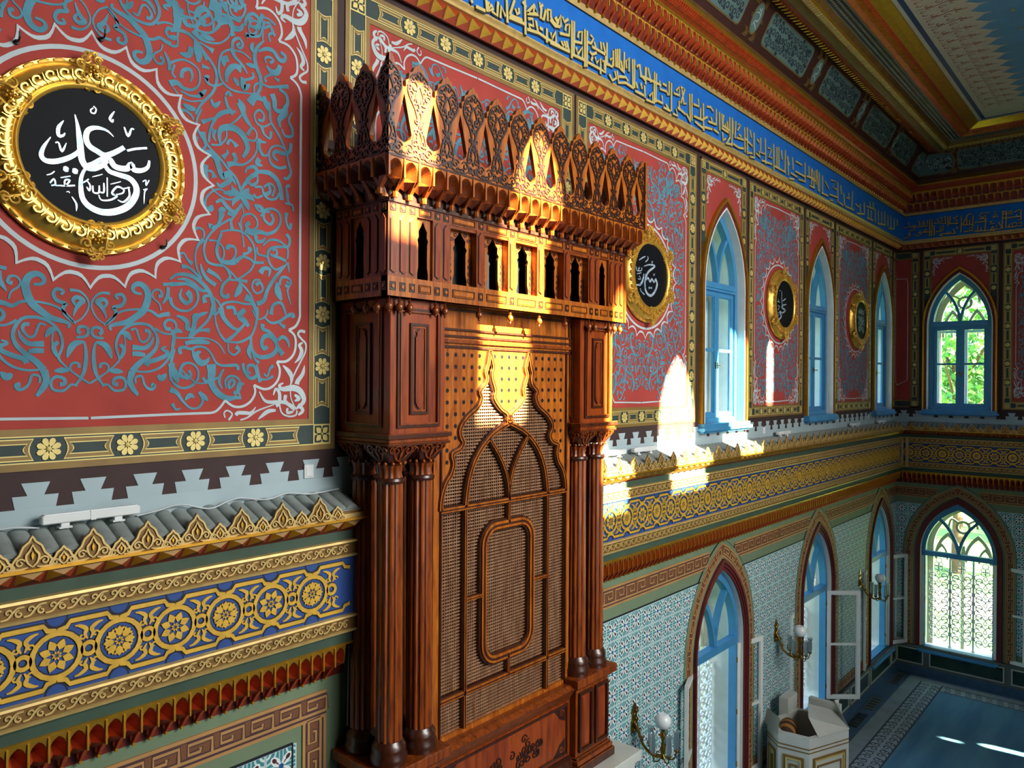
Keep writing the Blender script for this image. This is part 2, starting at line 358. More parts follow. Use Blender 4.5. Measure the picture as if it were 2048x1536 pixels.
ARA='8.2,7,5.8|1,-1083 39,-1057 83,-1024 122,-987 150,-945 164,-908 167,-866 161,-830;5.6,6.7,12.3|71,-788 38,-767 13,-728 6,-693 21,-657 53,-634 92,-633;7.9,15.7,6.7|27,-879 19,-914 17,-949 20,-990 28,-1031 45,-1065 67,-1095;10.1,11.3,14.6|63,-859 27,-855 10,-839 11,-815 27,-806 49,-810 54,-830 41,-840;8,25.8,5.7|27,-879 66,-889 88,-917 102,-958;9.7,30.3,8.5|99,-816 93,-798 121,-785 172,-772 218,-742 254,-709 274,-664 280,-621 265,-586 235,-570 209,-582 203,-604 218,-618 247,-621;7.2,8.4,20.4|65,-794 98,-757 138,-724 183,-708 242,-701 296,-706 332,-728 363,-719 394,-714;8.5,12.2,26.8|128,-981 139,-957 124,-910 127,-862 149,-819 190,-786 242,-774 290,-783 320,-821 330,-864 315,-908 279,-946 232,-984 202,-1021;29.7,23.8,11.9|202,-1021 191,-1070 209,-1112 232,-1143;18,20.4,12|202,-931 231,-930 267,-935;24.2,18.1,4.8|202,-897 231,-899 267,-898 296,-872 308,-840;8.5,9.7,15.7|195,-810 219,-803 231,-832 243,-862 266,-867 290,-835 284,-811 263,-809;7.5,10,16.2|214,-1018 267,-1023 322,-1010 364,-981 395,-936 414,-879 417,-822;21.2,18.7,6.2|273,-990 285,-971 327,-957 370,-937 383,-918 352,-900 376,-887;8.8,11.3,17.5|417,-822 429,-784 419,-753 388,-745 366,-766 376,-793 401,-792;6.2,8.7,12.4|414,-819 363,-819 314,-794;3.2,19.1,12.7|464,-810 439,-799 407,-810;15.7,7.9,13.1|417,-898 405,-955 396,-1024 415,-1081 460,-1106 512,-1093 544,-1060 551,-1015 524,-977 485,-972 459,-998 459,-1036 492,-1055 511,-1035 498,-1010;2.5,25.4,12.7|440,-1080 434,-1043 415,-999;6.1,7.4,16|347,-698 338,-665 307,-637 301,-613 319,-592 344,-596 350,-620 332,-625;13.7,16.2,5|384,-573 381,-618 356,-663;14.3,9.1,7.8|356,-561 412,-552 476,-545 528,-565 548,-608 535,-655 490,-690 438,-688 400,-660 387,-611;7.8,10.4,14.2|457,-572 450,-611 476,-640 509,-638 509,-599 489,-582;15.6,19.5,5.2|504,-837 523,-791 529,-745 529,-713 569,-707 602,-688;3.9,19.3,9|426,-721 464,-731 490,-754 487,-786 516,-791;6.5,6.5,7.8|426,-837 478,-837 517,-823 569,-775 609,-733;19.8,16.5,4|478,-867 517,-855 570,-846 617,-854;8.2,10.6,16.5|56,-1095 83,-1089 117,-1118 162,-1112 171,-1076 151,-1052 117,-1059 111,-1083 134,-1088;7.3,9.7,18.2|220,-1082 220,-1052 250,-1045 262,-1082 280,-1106 304,-1112 316,-1094 298,-1088;12.4,27.3,3.7|334,-1038 352,-1056 377,-1031;7,15.2,10.5|76,-788 110,-756 121,-719 109,-702 149,-687 163,-656 148,-633 120,-642 132,-659;3.4,19.2,7.9|76,-758 65,-724 48,-696 32,-680 59,-665 78,-681 65,-706;4.7,23.5,5.9|138,-825 172,-830 196,-864;14,17.5,4.7|141,-885 161,-908 150,-945 136,-963;13.7,9.1,6.9|50,-1007 50,-989 72,-983 88,-1000 83,-1024;5.8,23.2,2.3|94,-1023 122,-1020 159,-1025;7.9,9.2,15.7|396,-1057 422,-1082 467,-1107 519,-1094 551,-1055 548,-1003 511,-972 466,-979 450,-1018 466,-1049 499,-1036;6.7,6.7,6.7|424,-838 497,-837 590,-832 652,-850 686,-881 704,-914;7.9,10.6,22.5|517,-827 550,-796 590,-788 617,-789;8,12,19.9|510,-818 556,-783 603,-735 627,-687 633,-660;19.6,22.2,5.2|504,-831 523,-785 533,-733 563,-705 603,-689;3.9,21.9,12.9|432,-718 464,-731 487,-749 491,-781 507,-786;6.6,22.4,5.3|478,-864 524,-856 570,-854 617,-861;17.4,9.4,17.4|456,-923 446,-898 472,-887 511,-895 544,-881 590,-885 625,-916 652,-962 687,-980 736,-979 779,-978 787,-1005;6.6,30.3,7.9|517,-895 537,-939 571,-970 604,-956 611,-937;13.1,19.6,6.5|551,-951 544,-919 567,-906;47.5,29.9,10.9|625,-975 629,-1021 625,-1067 646,-1113 681,-1146 730,-1166 773,-1160 809,-1164;13.4,16.1,6.7|578,-1048 592,-1067 625,-1067 667,-1047;6.5,6.5,6.5|626,-1074 565,-1081 525,-1068 479,-1030 450,-993;6.8,16.3,4.1|701,-1000 680,-1034 674,-1073 691,-1113;8.4,11.2,20.9|716,-1106 709,-1066 737,-1039 780,-1046 802,-1079 795,-1113 762,-1140;11.1,16.6,6.9|737,-1113 730,-1080 751,-1059 765,-1079 744,-1106;6.7,9.4,13.5|650,-666 647,-712 658,-764 679,-809 714,-847;30.2,20.6,6.9|678,-657 692,-702 721,-740 764,-771 800,-768;21.1,14,9.8|714,-847 764,-804 807,-761 836,-725;8.6,11.4,17.1|721,-846 786,-847 837,-827 873,-798 895,-742 906,-679 902,-638;6.9,8.3,23.6|725,-853 729,-899 764,-918 793,-890 771,-871;11.9,22.3,19.3|866,-805 866,-846 874,-887 904,-920 950,-926 1004,-910 1035,-874 1027,-832 987,-799 949,-808 934,-843 949,-877 972,-862;22.3,14.9,29.7|941,-732 941,-760 987,-778 1026,-818 1043,-866 1075,-907;15.1,18.2,6.1|1042,-824 1074,-801 1106,-821 1118,-863;7.6,13.6,22.7|948,-690 995,-722 1049,-711 1097,-679 1137,-662 1146,-683;6,15,22.5|1041,-711 1065,-731 1089,-744;7.1,21.3,4.3|866,-846 852,-895 867,-942;7.2,10,17.2|874,-873 889,-934 919,-961;14.3,17.2,10|815,-964 830,-1018 868,-1051 905,-1030 890,-982 852,-977 845,-1011 867,-1024;7.2,17.3,21.6|904,-968 912,-1023 928,-1071;5.9,10.2,14.6|920,-1051 966,-1057 1012,-1036;8.8,10.3,19.1|950,-1023 973,-1036 989,-994 1012,-973;9.8,14,7|824,-1086 794,-1079 784,-1113 802,-1153;25.9,9.1,15.6|397,-1113 435,-1132 467,-1177 513,-1216 559,-1210 579,-1171 558,-1126;6.5,22,5.2|480,-1170 506,-1145 532,-1158;5.3,19.9,4|572,-1132 592,-1159 609,-1178;19,10.1,3.8|410,-1189 429,-1220 458,-1215;31.6,25.2,3.8|402,-975 415,-1025 441,-1081;8.8,11.4,15.1|415,-930 408,-886 414,-836 407,-798;21.2,28.2,16.9|828,-658 792,-695 829,-726 851,-752;7.3,7.3,7.3|872,-654 910,-707 963,-682 971,-647;19.6,9.2,7.8|394,-556 444,-550 502,-544 545,-578 545,-636 503,-685 451,-689 413,-667 400,-624;7.7,9,15.4|444,-601 451,-632 483,-655 503,-627 483,-591;7.9,19.8,22.5|393,-531 431,-501 482,-495 535,-509 582,-542 616,-584 637,-642 633,-701;3.9,19.5,9.1|431,-526 476,-521 522,-542 562,-570 609,-572;6.5,7.8,19.5|568,-505 541,-456 531,-393 544,-333 580,-289;17,10.5,7.8|534,-303 523,-259 546,-233 577,-244 580,-283;19.6,11.7,7.8|456,-454 495,-455 535,-483 568,-511;16.6,7.7,21.8|450,-410 443,-392 469,-382 488,-412 515,-434;6.6,17.3,19.9|561,-428 575,-472 602,-508 650,-535;22.9,9.4,8.1|589,-639 582,-607 616,-598 657,-620 678,-658 651,-700;9.5,10.9,17.7|738,-152 675,-196 620,-250 587,-308 581,-361 601,-410 649,-423 698,-424 726,-454 733,-486 691,-531 685,-585 720,-594 720,-575;16.5,9.6,20.7|802,-60 767,-120 738,-165 746,-211;33.7,13.5,22.9|682,-128 675,-163 655,-206 620,-218 617,-199;16.6,13.8,6.9|717,-122 752,-129 788,-89;6.8,8.2,9.5|607,-292 655,-291 690,-319 697,-364 677,-413;13.6,16.3,29.8|682,-241 662,-297 655,-350 676,-394 726,-401 768,-389;23.6,11.1,9.7|718,-328 725,-307 761,-309 768,-348 747,-385;8.6,10,8.6|675,-235 746,-214 818,-220 870,-266 889,-318 886,-374 864,-424 820,-463 776,-492;5.6,9.9,14.1|684,-413 740,-452 776,-488 827,-530 864,-574 880,-621;24.2,11.4,14.2|768,-389 812,-356 856,-364 886,-380 946,-373;8.4,7,21|819,-301 811,-248 800,-195 789,-164;14.2,11.4,21.3|811,-342 841,-332 863,-308 841,-304;22.9,17.5,4|601,-455 622,-466 656,-482 684,-512;5.6,9.8,16.8|726,-497 798,-493 842,-495;9.8,30.7,4.2|798,-506 791,-547 762,-591;8.3,9.7,13.8|887,-620 828,-625 755,-618 692,-637 678,-678;35.8,21.5,10|828,-585 865,-602 887,-634 903,-681;22.3,17.8,5.9|902,-619 948,-594 970,-530 1024,-447 1079,-384 1103,-353;18.2,10.6,3|1103,-353 1111,-387 1115,-415;8.8,13.2,8.8|1079,-377 1024,-405 985,-375 969,-321 992,-283 1046,-268 1102,-268 1103,-332;7.6,12.1,19.7|938,-277 984,-236 1046,-233 1102,-261 1118,-215 1094,-184;10.4,13.4,17.9|984,-319 1015,-329 1047,-332 1095,-347;8.9,11.9,14.9|1000,-296 1023,-286 1031,-313 1008,-330;8.8,10.2,8.8|900,-289 908,-329 961,-336 977,-362;21.8,17.4,7.3|892,-222 900,-255 938,-249 953,-226;29.8,11.9,14.9|825,-198 870,-212 915,-198 968,-203 1022,-174 1053,-119 1045,-71 1006,-50 952,-67 944,-117 983,-145 1006,-113 990,-81;8.6,10.1,21.5|796,-169 810,-126 861,-104 899,-131 899,-173 862,-199 832,-177 854,-153;5.6,5.6,5.6|817,-118 810,-86 802,-53;14.5,18.9,7.3|883,-52 921,-52 944,-82 921,-107;22.8,10.6,19.7|1093,-56 1093,-113 1118,-151 1125,-114;9.1,9.1,9.1|1084,-1 1133,-6 1141,-40;8.6,10.1,17.3|924,-479 886,-483 872,-526 902,-557 939,-533 924,-493 894,-510;29.4,17.6,7.3|924,-438 946,-407 985,-410 977,-452;11.9,37.2,10.4|1032,-481 1040,-537 1064,-584;15.2,12.2,4.6|1048,-494 1063,-450 1103,-445 1128,-471 1104,-523 1129,-607;15.2,16.7,7.6|1088,-497 1112,-487 1096,-467;22.4,15,10.5|994,-674 1009,-617 1057,-599 1081,-632 1093,-667;20.8,16.6,13.8|770,-691 756,-652 713,-655;9.5,10.8,13.5|562,417 536,352 543,302 570,257 618,211 666,176 722,122 765,85 795,24 802,-2;15.4,12.8,6.4|452,348 445,372 471,385 503,369 517,347;6.4,25.8,12.9|464,409 497,405 516,398;13.1,13.1,9.2|537,262 531,215 551,188 584,215 577,246;20.2,9.4,10.8|563,346 603,370 651,396 706,438 763,460;9.4,13.4,22.7|604,246 610,307 630,364 665,419 720,448;8.2,8.2,6.8|618,237 672,250 707,298 707,338;33.8,27,33.8|584,164 604,188 645,171 666,117 687,75 715,94 744,100;8.4,32.2,14|673,244 665,308 686,346 749,363 800,342 829,302 837,263 808,209;13.8,11.1,27.7|714,260 728,290 757,277 771,261;8.6,8.6,17.2|822,320 881,322 896,366 866,393 836,344;8.4,8.4,28|896,325 893,263 859,207 808,168 751,162 715,147;16.9,24,9.9|777,511 806,472 828,431 866,393;8.3,8.3,6.9|806,458 763,406 721,368;20.8,20.8,6.9|750,222 765,192 751,162;27.4,13.7,5.5|687,181 715,214 708,232;28.7,21.5,5.7|912,226 897,195 935,190;7.2,21.5,8.6|823,124 838,155 882,171 897,140 853,103 809,40 795,3;14.8,25.2,22.3|897,147 973,157 1028,126 1052,75 1060,13;8.6,14.4,7.2|831,99 860,64 898,85 901,127;8.8,11.7,10.2|883,55 928,64 943,26 974,4 1021,13 1044,52;10.3,10.3,10.3|997,22 1013,74 981,96 943,67;14.7,17.6,24.9|974,87 982,47 943,19;17.2,10.1,10.1|876,12 898,-4 936,17;6.9,27.6,2.8|802,-9 752,-5 688,-17;7.1,31,2.8|802,-9 831,17 846,41;7.1,31.2,2.8|802,-9 853,-6 883,-27;7.1,31,2.8|795,-17 832,-50 847,-89;6.9,23.5,2.8|802,-9 751,15 741,40;6.9,23.5,2.8|802,-15 759,-44 745,-80;6.6,7.9,19.9|737,-28 681,1 633,-15 592,-62 586,-109 599,-139;20.2,8.1,8.1|591,120 591,74 612,13 653,-24 709,-47 766,-36;29.4,13.4,5.3|639,58 625,88 598,89;10.9,23.3,6.8|653,35 674,19 716,48 744,74 766,45;9.6,20.5,9.6|647,-78 681,-58 717,-92 759,-111 788,-79;16,26.7,13.3|599,-120 620,-116 620,-96;20.4,29.9,13.6|668,-127 689,-110 696,-122;15.1,12.1,15.1|971,573 979,513 987,459 1042,390 1090,303 1107,242 1123,189 1099,148 1075,150;7.2,10.1,14.4|987,452 941,419 895,428 880,472 910,508 940,488 933,452 903,451;22,10.3,17.6|926,422 941,378 980,360 987,404;11.9,29.8,7.4|1088,593 1081,534 1041,488 1050,441;15,22.5,12|1001,582 1017,538 1065,544 1080,583;6.1,15.2,7.6|1129,554 1105,498 1130,455 1130,412 1082,400 1057,436;17.8,19.2,10.4|1122,367 1114,315 1074,292 1019,293 1004,261 1035,240;10.3,8.8,10.3|927,250 965,259 988,306 1034,331 1082,322;10.4,14.9,14.9|973,268 988,216 1043,200 1091,218;17.3,17.3,17.3|911,343 911,288 934,252;21.7,13,4.3|904,327 934,328 957,330;10.1,10.1,10.1|883,-48 914,-77 983,-71;18.1,10.6,18.1|1100,49 1092,97 1116,109;22.7,10.6,9.1|1100,49 1108,8 1141,-7;26.4,15.8,4|570,296 584,248 604,220;26.7,13.4,4|637,327 631,286 645,263;16.1,13.4,10.7|386,785 436,803 488,802 534,773 581,725 622,686 646,642 646,583 623,523 582,472 549,424 530,380;33.7,8.1,6.7|514,830 547,804 594,794 662,811 711,855 725,886;19.6,39.1,13|527,777 541,724 544,667;13.2,26.5,2.6|553,819 594,820 638,819;6.6,9.3,29.2|547,778 601,764 628,754;6.6,13.2,26.4|567,733 581,712 594,697;22.4,13.2,4|561,654 581,654 608,652;37.9,31.6,7.6|404,942 429,901 430,838 430,788;26.6,10.6,26.6|461,882 475,848 520,852 553,838 614,853 655,901 668,939 634,952;6.4,7.7,6.4|480,971 487,917 514,862;7.9,9.2,9.2|481,927 526,928 566,966 572,1007;19.9,15.9,8|527,854 566,914 606,948 627,910 624,870;26.3,15.8,3.9|573,910 573,891 573,868;47.9,34.2,13.7|647,1036 654,979 661,936 717,957 746,927 789,936 803,968;20.6,11,27.5|695,1055 710,1000 738,951 739,898 746,880;11.1,9.8,13.9|752,1063 724,1032 738,998 788,996 817,1047 810,1085;20.7,16.6,9.7|759,1019 759,1046 788,1063;10.5,7.8,28.8|387,610 412,631 463,654 515,645 548,617 548,553 516,511 464,501 425,521 387,504;19.3,15.5,3.9|450,554 457,594 495,613 509,579 496,543;10,10,10|412,612 400,564 419,545;33.2,9.3,8|602,595 588,597 602,569 643,568 684,594;8.1,10.8,6.8|739,805 683,766 663,706 663,647 684,601 734,576 791,576 879,592;14,14,9.8|739,805 746,854 782,880 804,853 789,825 768,834 789,855;28,14,7|739,805 754,769 805,732 834,694;7,8.4,7|747,800 804,806 856,783;9.7,27.6,13.8|705,607 712,662 747,710 797,723;23.7,20.9,5.6|769,714 783,705 790,687;6.9,23.6,13.9|747,647 769,627 776,609;5.4,27.2,29.9|691,689 690,728 718,744;14.2,11.4,14.2|791,660 820,656 871,685 864,710;28.1,28.1,8.4|805,651 813,606 849,638;21.5,8.6,14.3|840,907 825,915 855,919 907,937 922,984 892,1014 854,1000 840,954 862,928 892,959 877,974;7.2,10.1,21.7|930,918 930,979 937,1037;10.3,11.8,11.8|937,989 975,1017 999,990 968,965 980,928;7.2,21.5,14.3|938,920 893,863 878,804 893,747 916,699 917,644 894,590;4.3,21.3,7.1|870,886 859,852 870,829;4.3,21.3,14.2|823,748 856,749 893,754;8.9,22.3,14.9|900,845 953,877 999,879 1039,843 1071,846 1078,877 1047,888;8.8,11.7,14.6|954,794 946,819 976,836 1000,823 977,802;8.9,29.6,22.2|954,780 985,756 1024,761 1047,810;21.8,8.7,14.5|993,744 947,709 954,684;7.4,10.4,22.2|1008,728 1024,719 1040,717;8.8,10.2,21.9|879,585 879,640 916,665 970,660 1032,679 1104,701;15,18,29.9|1040,668 1088,646 1096,592 1065,541 1017,542 1009,588 993,626;42.9,35.8,8.6|850,529 887,581 940,568;17.5,29.1,11.6|940,596 955,552 979,517;9.6,11,20.5|699,532 720,558 734,536;9.6,16.4,27.3|699,526 713,477 749,440;5.6,30.8,21|777,535 806,496 806,456;10.7,20.1,5.4|616,488 637,455 671,491;26.2,19.6,5.2|562,505 555,490 589,532;5.2,9,15.5|444,483 496,473 555,484;6.5,6.5,6.5|406,490 445,451 503,443 576,470;6.4,25.7,12.9|458,417 490,407 529,405;5.1,25.7,25.7|437,683 488,687 501,736;12.6,8.8,12.6|386,753 424,760 424,716 393,706'
COR='18.7,10.9,9.4|1229,-764 1196,-759 1179,-781 1204,-809 1234,-837 1230,-888 1197,-947 1164,-1005 1136,-1063 1124,-1106;9.3,26.4,4.7|1213,-830 1188,-846 1205,-881 1188,-925 1156,-955;6.1,30.5,7.6|1075,-971 1115,-1006 1136,-1041 1132,-1084;4.6,26.2,34|1226,-968 1214,-1019 1181,-1062 1173,-1084;7.8,38.8,15.5|1080,-1077 1052,-1092 1076,-1113 1149,-1106 1198,-1127 1224,-1178 1199,-1214 1174,-1228;7.5,22.6,10.5|921,-1127 951,-1175 990,-1190 1076,-1191 1141,-1213 1174,-1235;7.5,22.4,29.9|1013,-1148 1028,-1113 1052,-1134 1053,-1190 1029,-1211;7.6,7.6,7.6|1128,-1120 1133,-1170 1166,-1235;22.8,22.8,10.7|1096,-1148 1092,-1184 1125,-1213 1158,-1242;10.6,10.6,10.6|1053,-1198 1069,-1254 1117,-1277 1166,-1271 1174,-1242;15.5,23.2,7.7|1157,-1149 1190,-1171 1157,-1185;23.4,23.4,10.9|1182,-1207 1216,-1243 1183,-1271;15.2,18.2,10.6|1109,-1227 1109,-1255 1150,-1249;5.8,10.1,8.6|1021,-1204 952,-1224 899,-1244 847,-1276 803,-1289;14.7,24.9,4.4|1029,-1239 975,-1245 914,-1289;4.2,21.2,21.2|899,-1216 869,-1250 832,-1249 788,-1248 774,-1261;13.7,9.6,9.6|731,-1287 752,-1254 724,-1233 703,-1246 710,-1273'
SCAL='15.5,15.5,15.5|1191,-398 1191,-615 1189,-680 1162,-732 1115,-758;15.3,15.3,15.3|1115,-758 1155,-790 1163,-847 1147,-905 1099,-946 1035,-950;14.8,14.8,14.8|1035,-950 1055,-1000 1044,-1056 1005,-1099 951,-1113 886,-1089;14.1,14.1,14.1|886,-1089 894,-1133 868,-1181 817,-1211 759,-1210 709,-1176;13.2,13.2,13.2|709,-1176 675,-1219 640,-1241 579,-1244 397,-1246 5,-1253'
TX1='4.8,30.1,24.1|-85,179 -73,126 -64,66 -58,4 -52,-32 -32,-59 3,-57 45,-29;3.5,24.4,17.4|-187,47 -217,-8 -225,-47 -206,-67 -162,-60 -112,-33 -73,1 -61,29;3.6,26.7,21.9|89,117 56,140 8,141 -27,119 -36,79 -21,45 15,28 50,17 93,40 139,77;14.8,21,24.7|124,60 81,30 33,-6 -9,-41 -32,-53;25.8,28.4,10.3|45,-23 69,2 93,-25 124,-31 155,-24 174,0 187,-24 225,-19 254,4 261,39;18.9,32.7,12.6|45,-23 69,-56 118,-65 168,-74 197,-108 194,-155 156,-214 94,-251 34,-262 -19,-246 -49,-213 -58,-159 -55,-108 -38,-66;10.4,11.7,10.4|152,63 193,82 250,100;5.8,10.5,3.5|-168,25 -154,28 -140,-9 -121,36;7.7,11.6,6.4|138,178 157,137 173,177 186,177;3.5,17.5,5.8|-133,138 -155,99 -154,62 -135,67 -127,81;6.1,7.3,6.1|-4,242 8,230 2,209 -13,208 -16,220 -4,233;3.8,12.5,6.3|92,243 71,202 83,189 86,203;17.6,27,17.6|-134,-87 -123,-88 -111,-90;17.9,27.4,17.9|-95,-88 -84,-89 -71,-91;4.6,5.8,4.6|-203,-133 -184,-123 -170,-108;7,8.1,7|-189,-167 -173,-145 -167,-168 -184,-178;5.9,8.3,7.1|-167,-174 -145,-170 -123,-165 -106,-137 -126,-141 -123,-165 -83,-157;4.7,5.9,4.7|-145,-133 -126,-126 -103,-117;4.8,7.3,6|-49,-138 -35,-126 -23,-114;4.9,8.5,6.1|-32,-122 -17,-144 -20,-170 -32,-153;6.2,8.6,6.2|-5,-142 -2,-173 22,-171 24,-136;6.2,8.7,6.2|27,-167 45,-164 45,-119;6.2,10,6.2|60,-90 61,-183;5,10,5|22,-181 34,-204 76,-196 106,-171 82,-163 106,-126 137,-133 131,-153 94,-167;6.4,10.2,5.1|159,-115 165,-160 137,-195 109,-190;3.7,4.9,3.7|-8,-101 15,-90 39,-78;3.8,5,3.8|75,-119 100,-108 124,-96;5.1,6.4,5.1|131,-131 149,-124 168,-117;5.3,6.6,5.3|229,-75 245,-65 245,-91 261,-61;5.3,6.6,2.6|232,-117 252,-107 239,-126 236,-186;3.6,9.5,2.4|-97,-213 -77,-244 -77,-278;3.5,4.7,3.5|-120,-196 -111,-191 -106,-198'
TX2='8.6,25.8,28.6|-141,77 -33,106 69,102 -52,35 -110,-44 -119,-118 -89,-177 -8,-201 72,-152 113,-73 81,-24;17.4,20.3,17.4|81,-24 51,-59 10,-31 -20,-66 -61,-28 -90,-53;11.3,25.4,8.5|-141,4 -159,-60 -207,-111 -284,-119;11.5,14.3,8.6|-101,9 -111,-18 -120,-45;11.6,20.3,11.6|-54,-127 -40,-126 -23,-124;11.7,20.4,11.7|-13,-123 -1,-122 15,-120;8.5,14.2,8.5|-230,128 -172,156 -113,179;8.7,13,8.7|-113,122 -63,159 -74,184;9.9,11.3,9.9|-287,59 -267,21 -190,30 -180,62;8.4,9.9,8.4|-267,-10 -228,-2 -190,9;8.5,9.9,8.5|-247,-59 -198,-54 -228,-26;11.3,14.2,11.3|-207,-147 -187,-176 -128,-202;7.3,8.8,7.3|1,147 14,127 27,150;7.3,8.8,7.3|39,25 50,5 66,28;8.4,9.8,8.4|-248,54 -238,34 -219,62'
TX3='10.1,15.2,13.5|-112,167 -110,31 -81,-62;13.5,23.6,20.2|41,1 -68,-19 -108,-54 15,-81 -93,-126;16.8,27,13.5|-93,-126 -175,-111 -147,-151 -120,-170 -199,-213 -266,-207;10.2,15.3,10.2|-96,32 -42,52 26,79;8.4,10.1,8.4|-193,160 -166,170 -148,174;9.9,11.6,9.9|-309,-28 -295,-42 -282,-57;10,11.7,10|-257,18 -217,15 -177,14;10,11.7,10|-243,-33 -203,-40 -176,-48;10,11.7,10|-231,52 -223,37 -217,21;10,11.7,10|-202,-61 -215,-78 -228,-94;13.3,16.7,13.3|-233,-131 -222,-131 -212,-130;13.3,16.7,13.3|-232,-163 -222,-162 -211,-161'
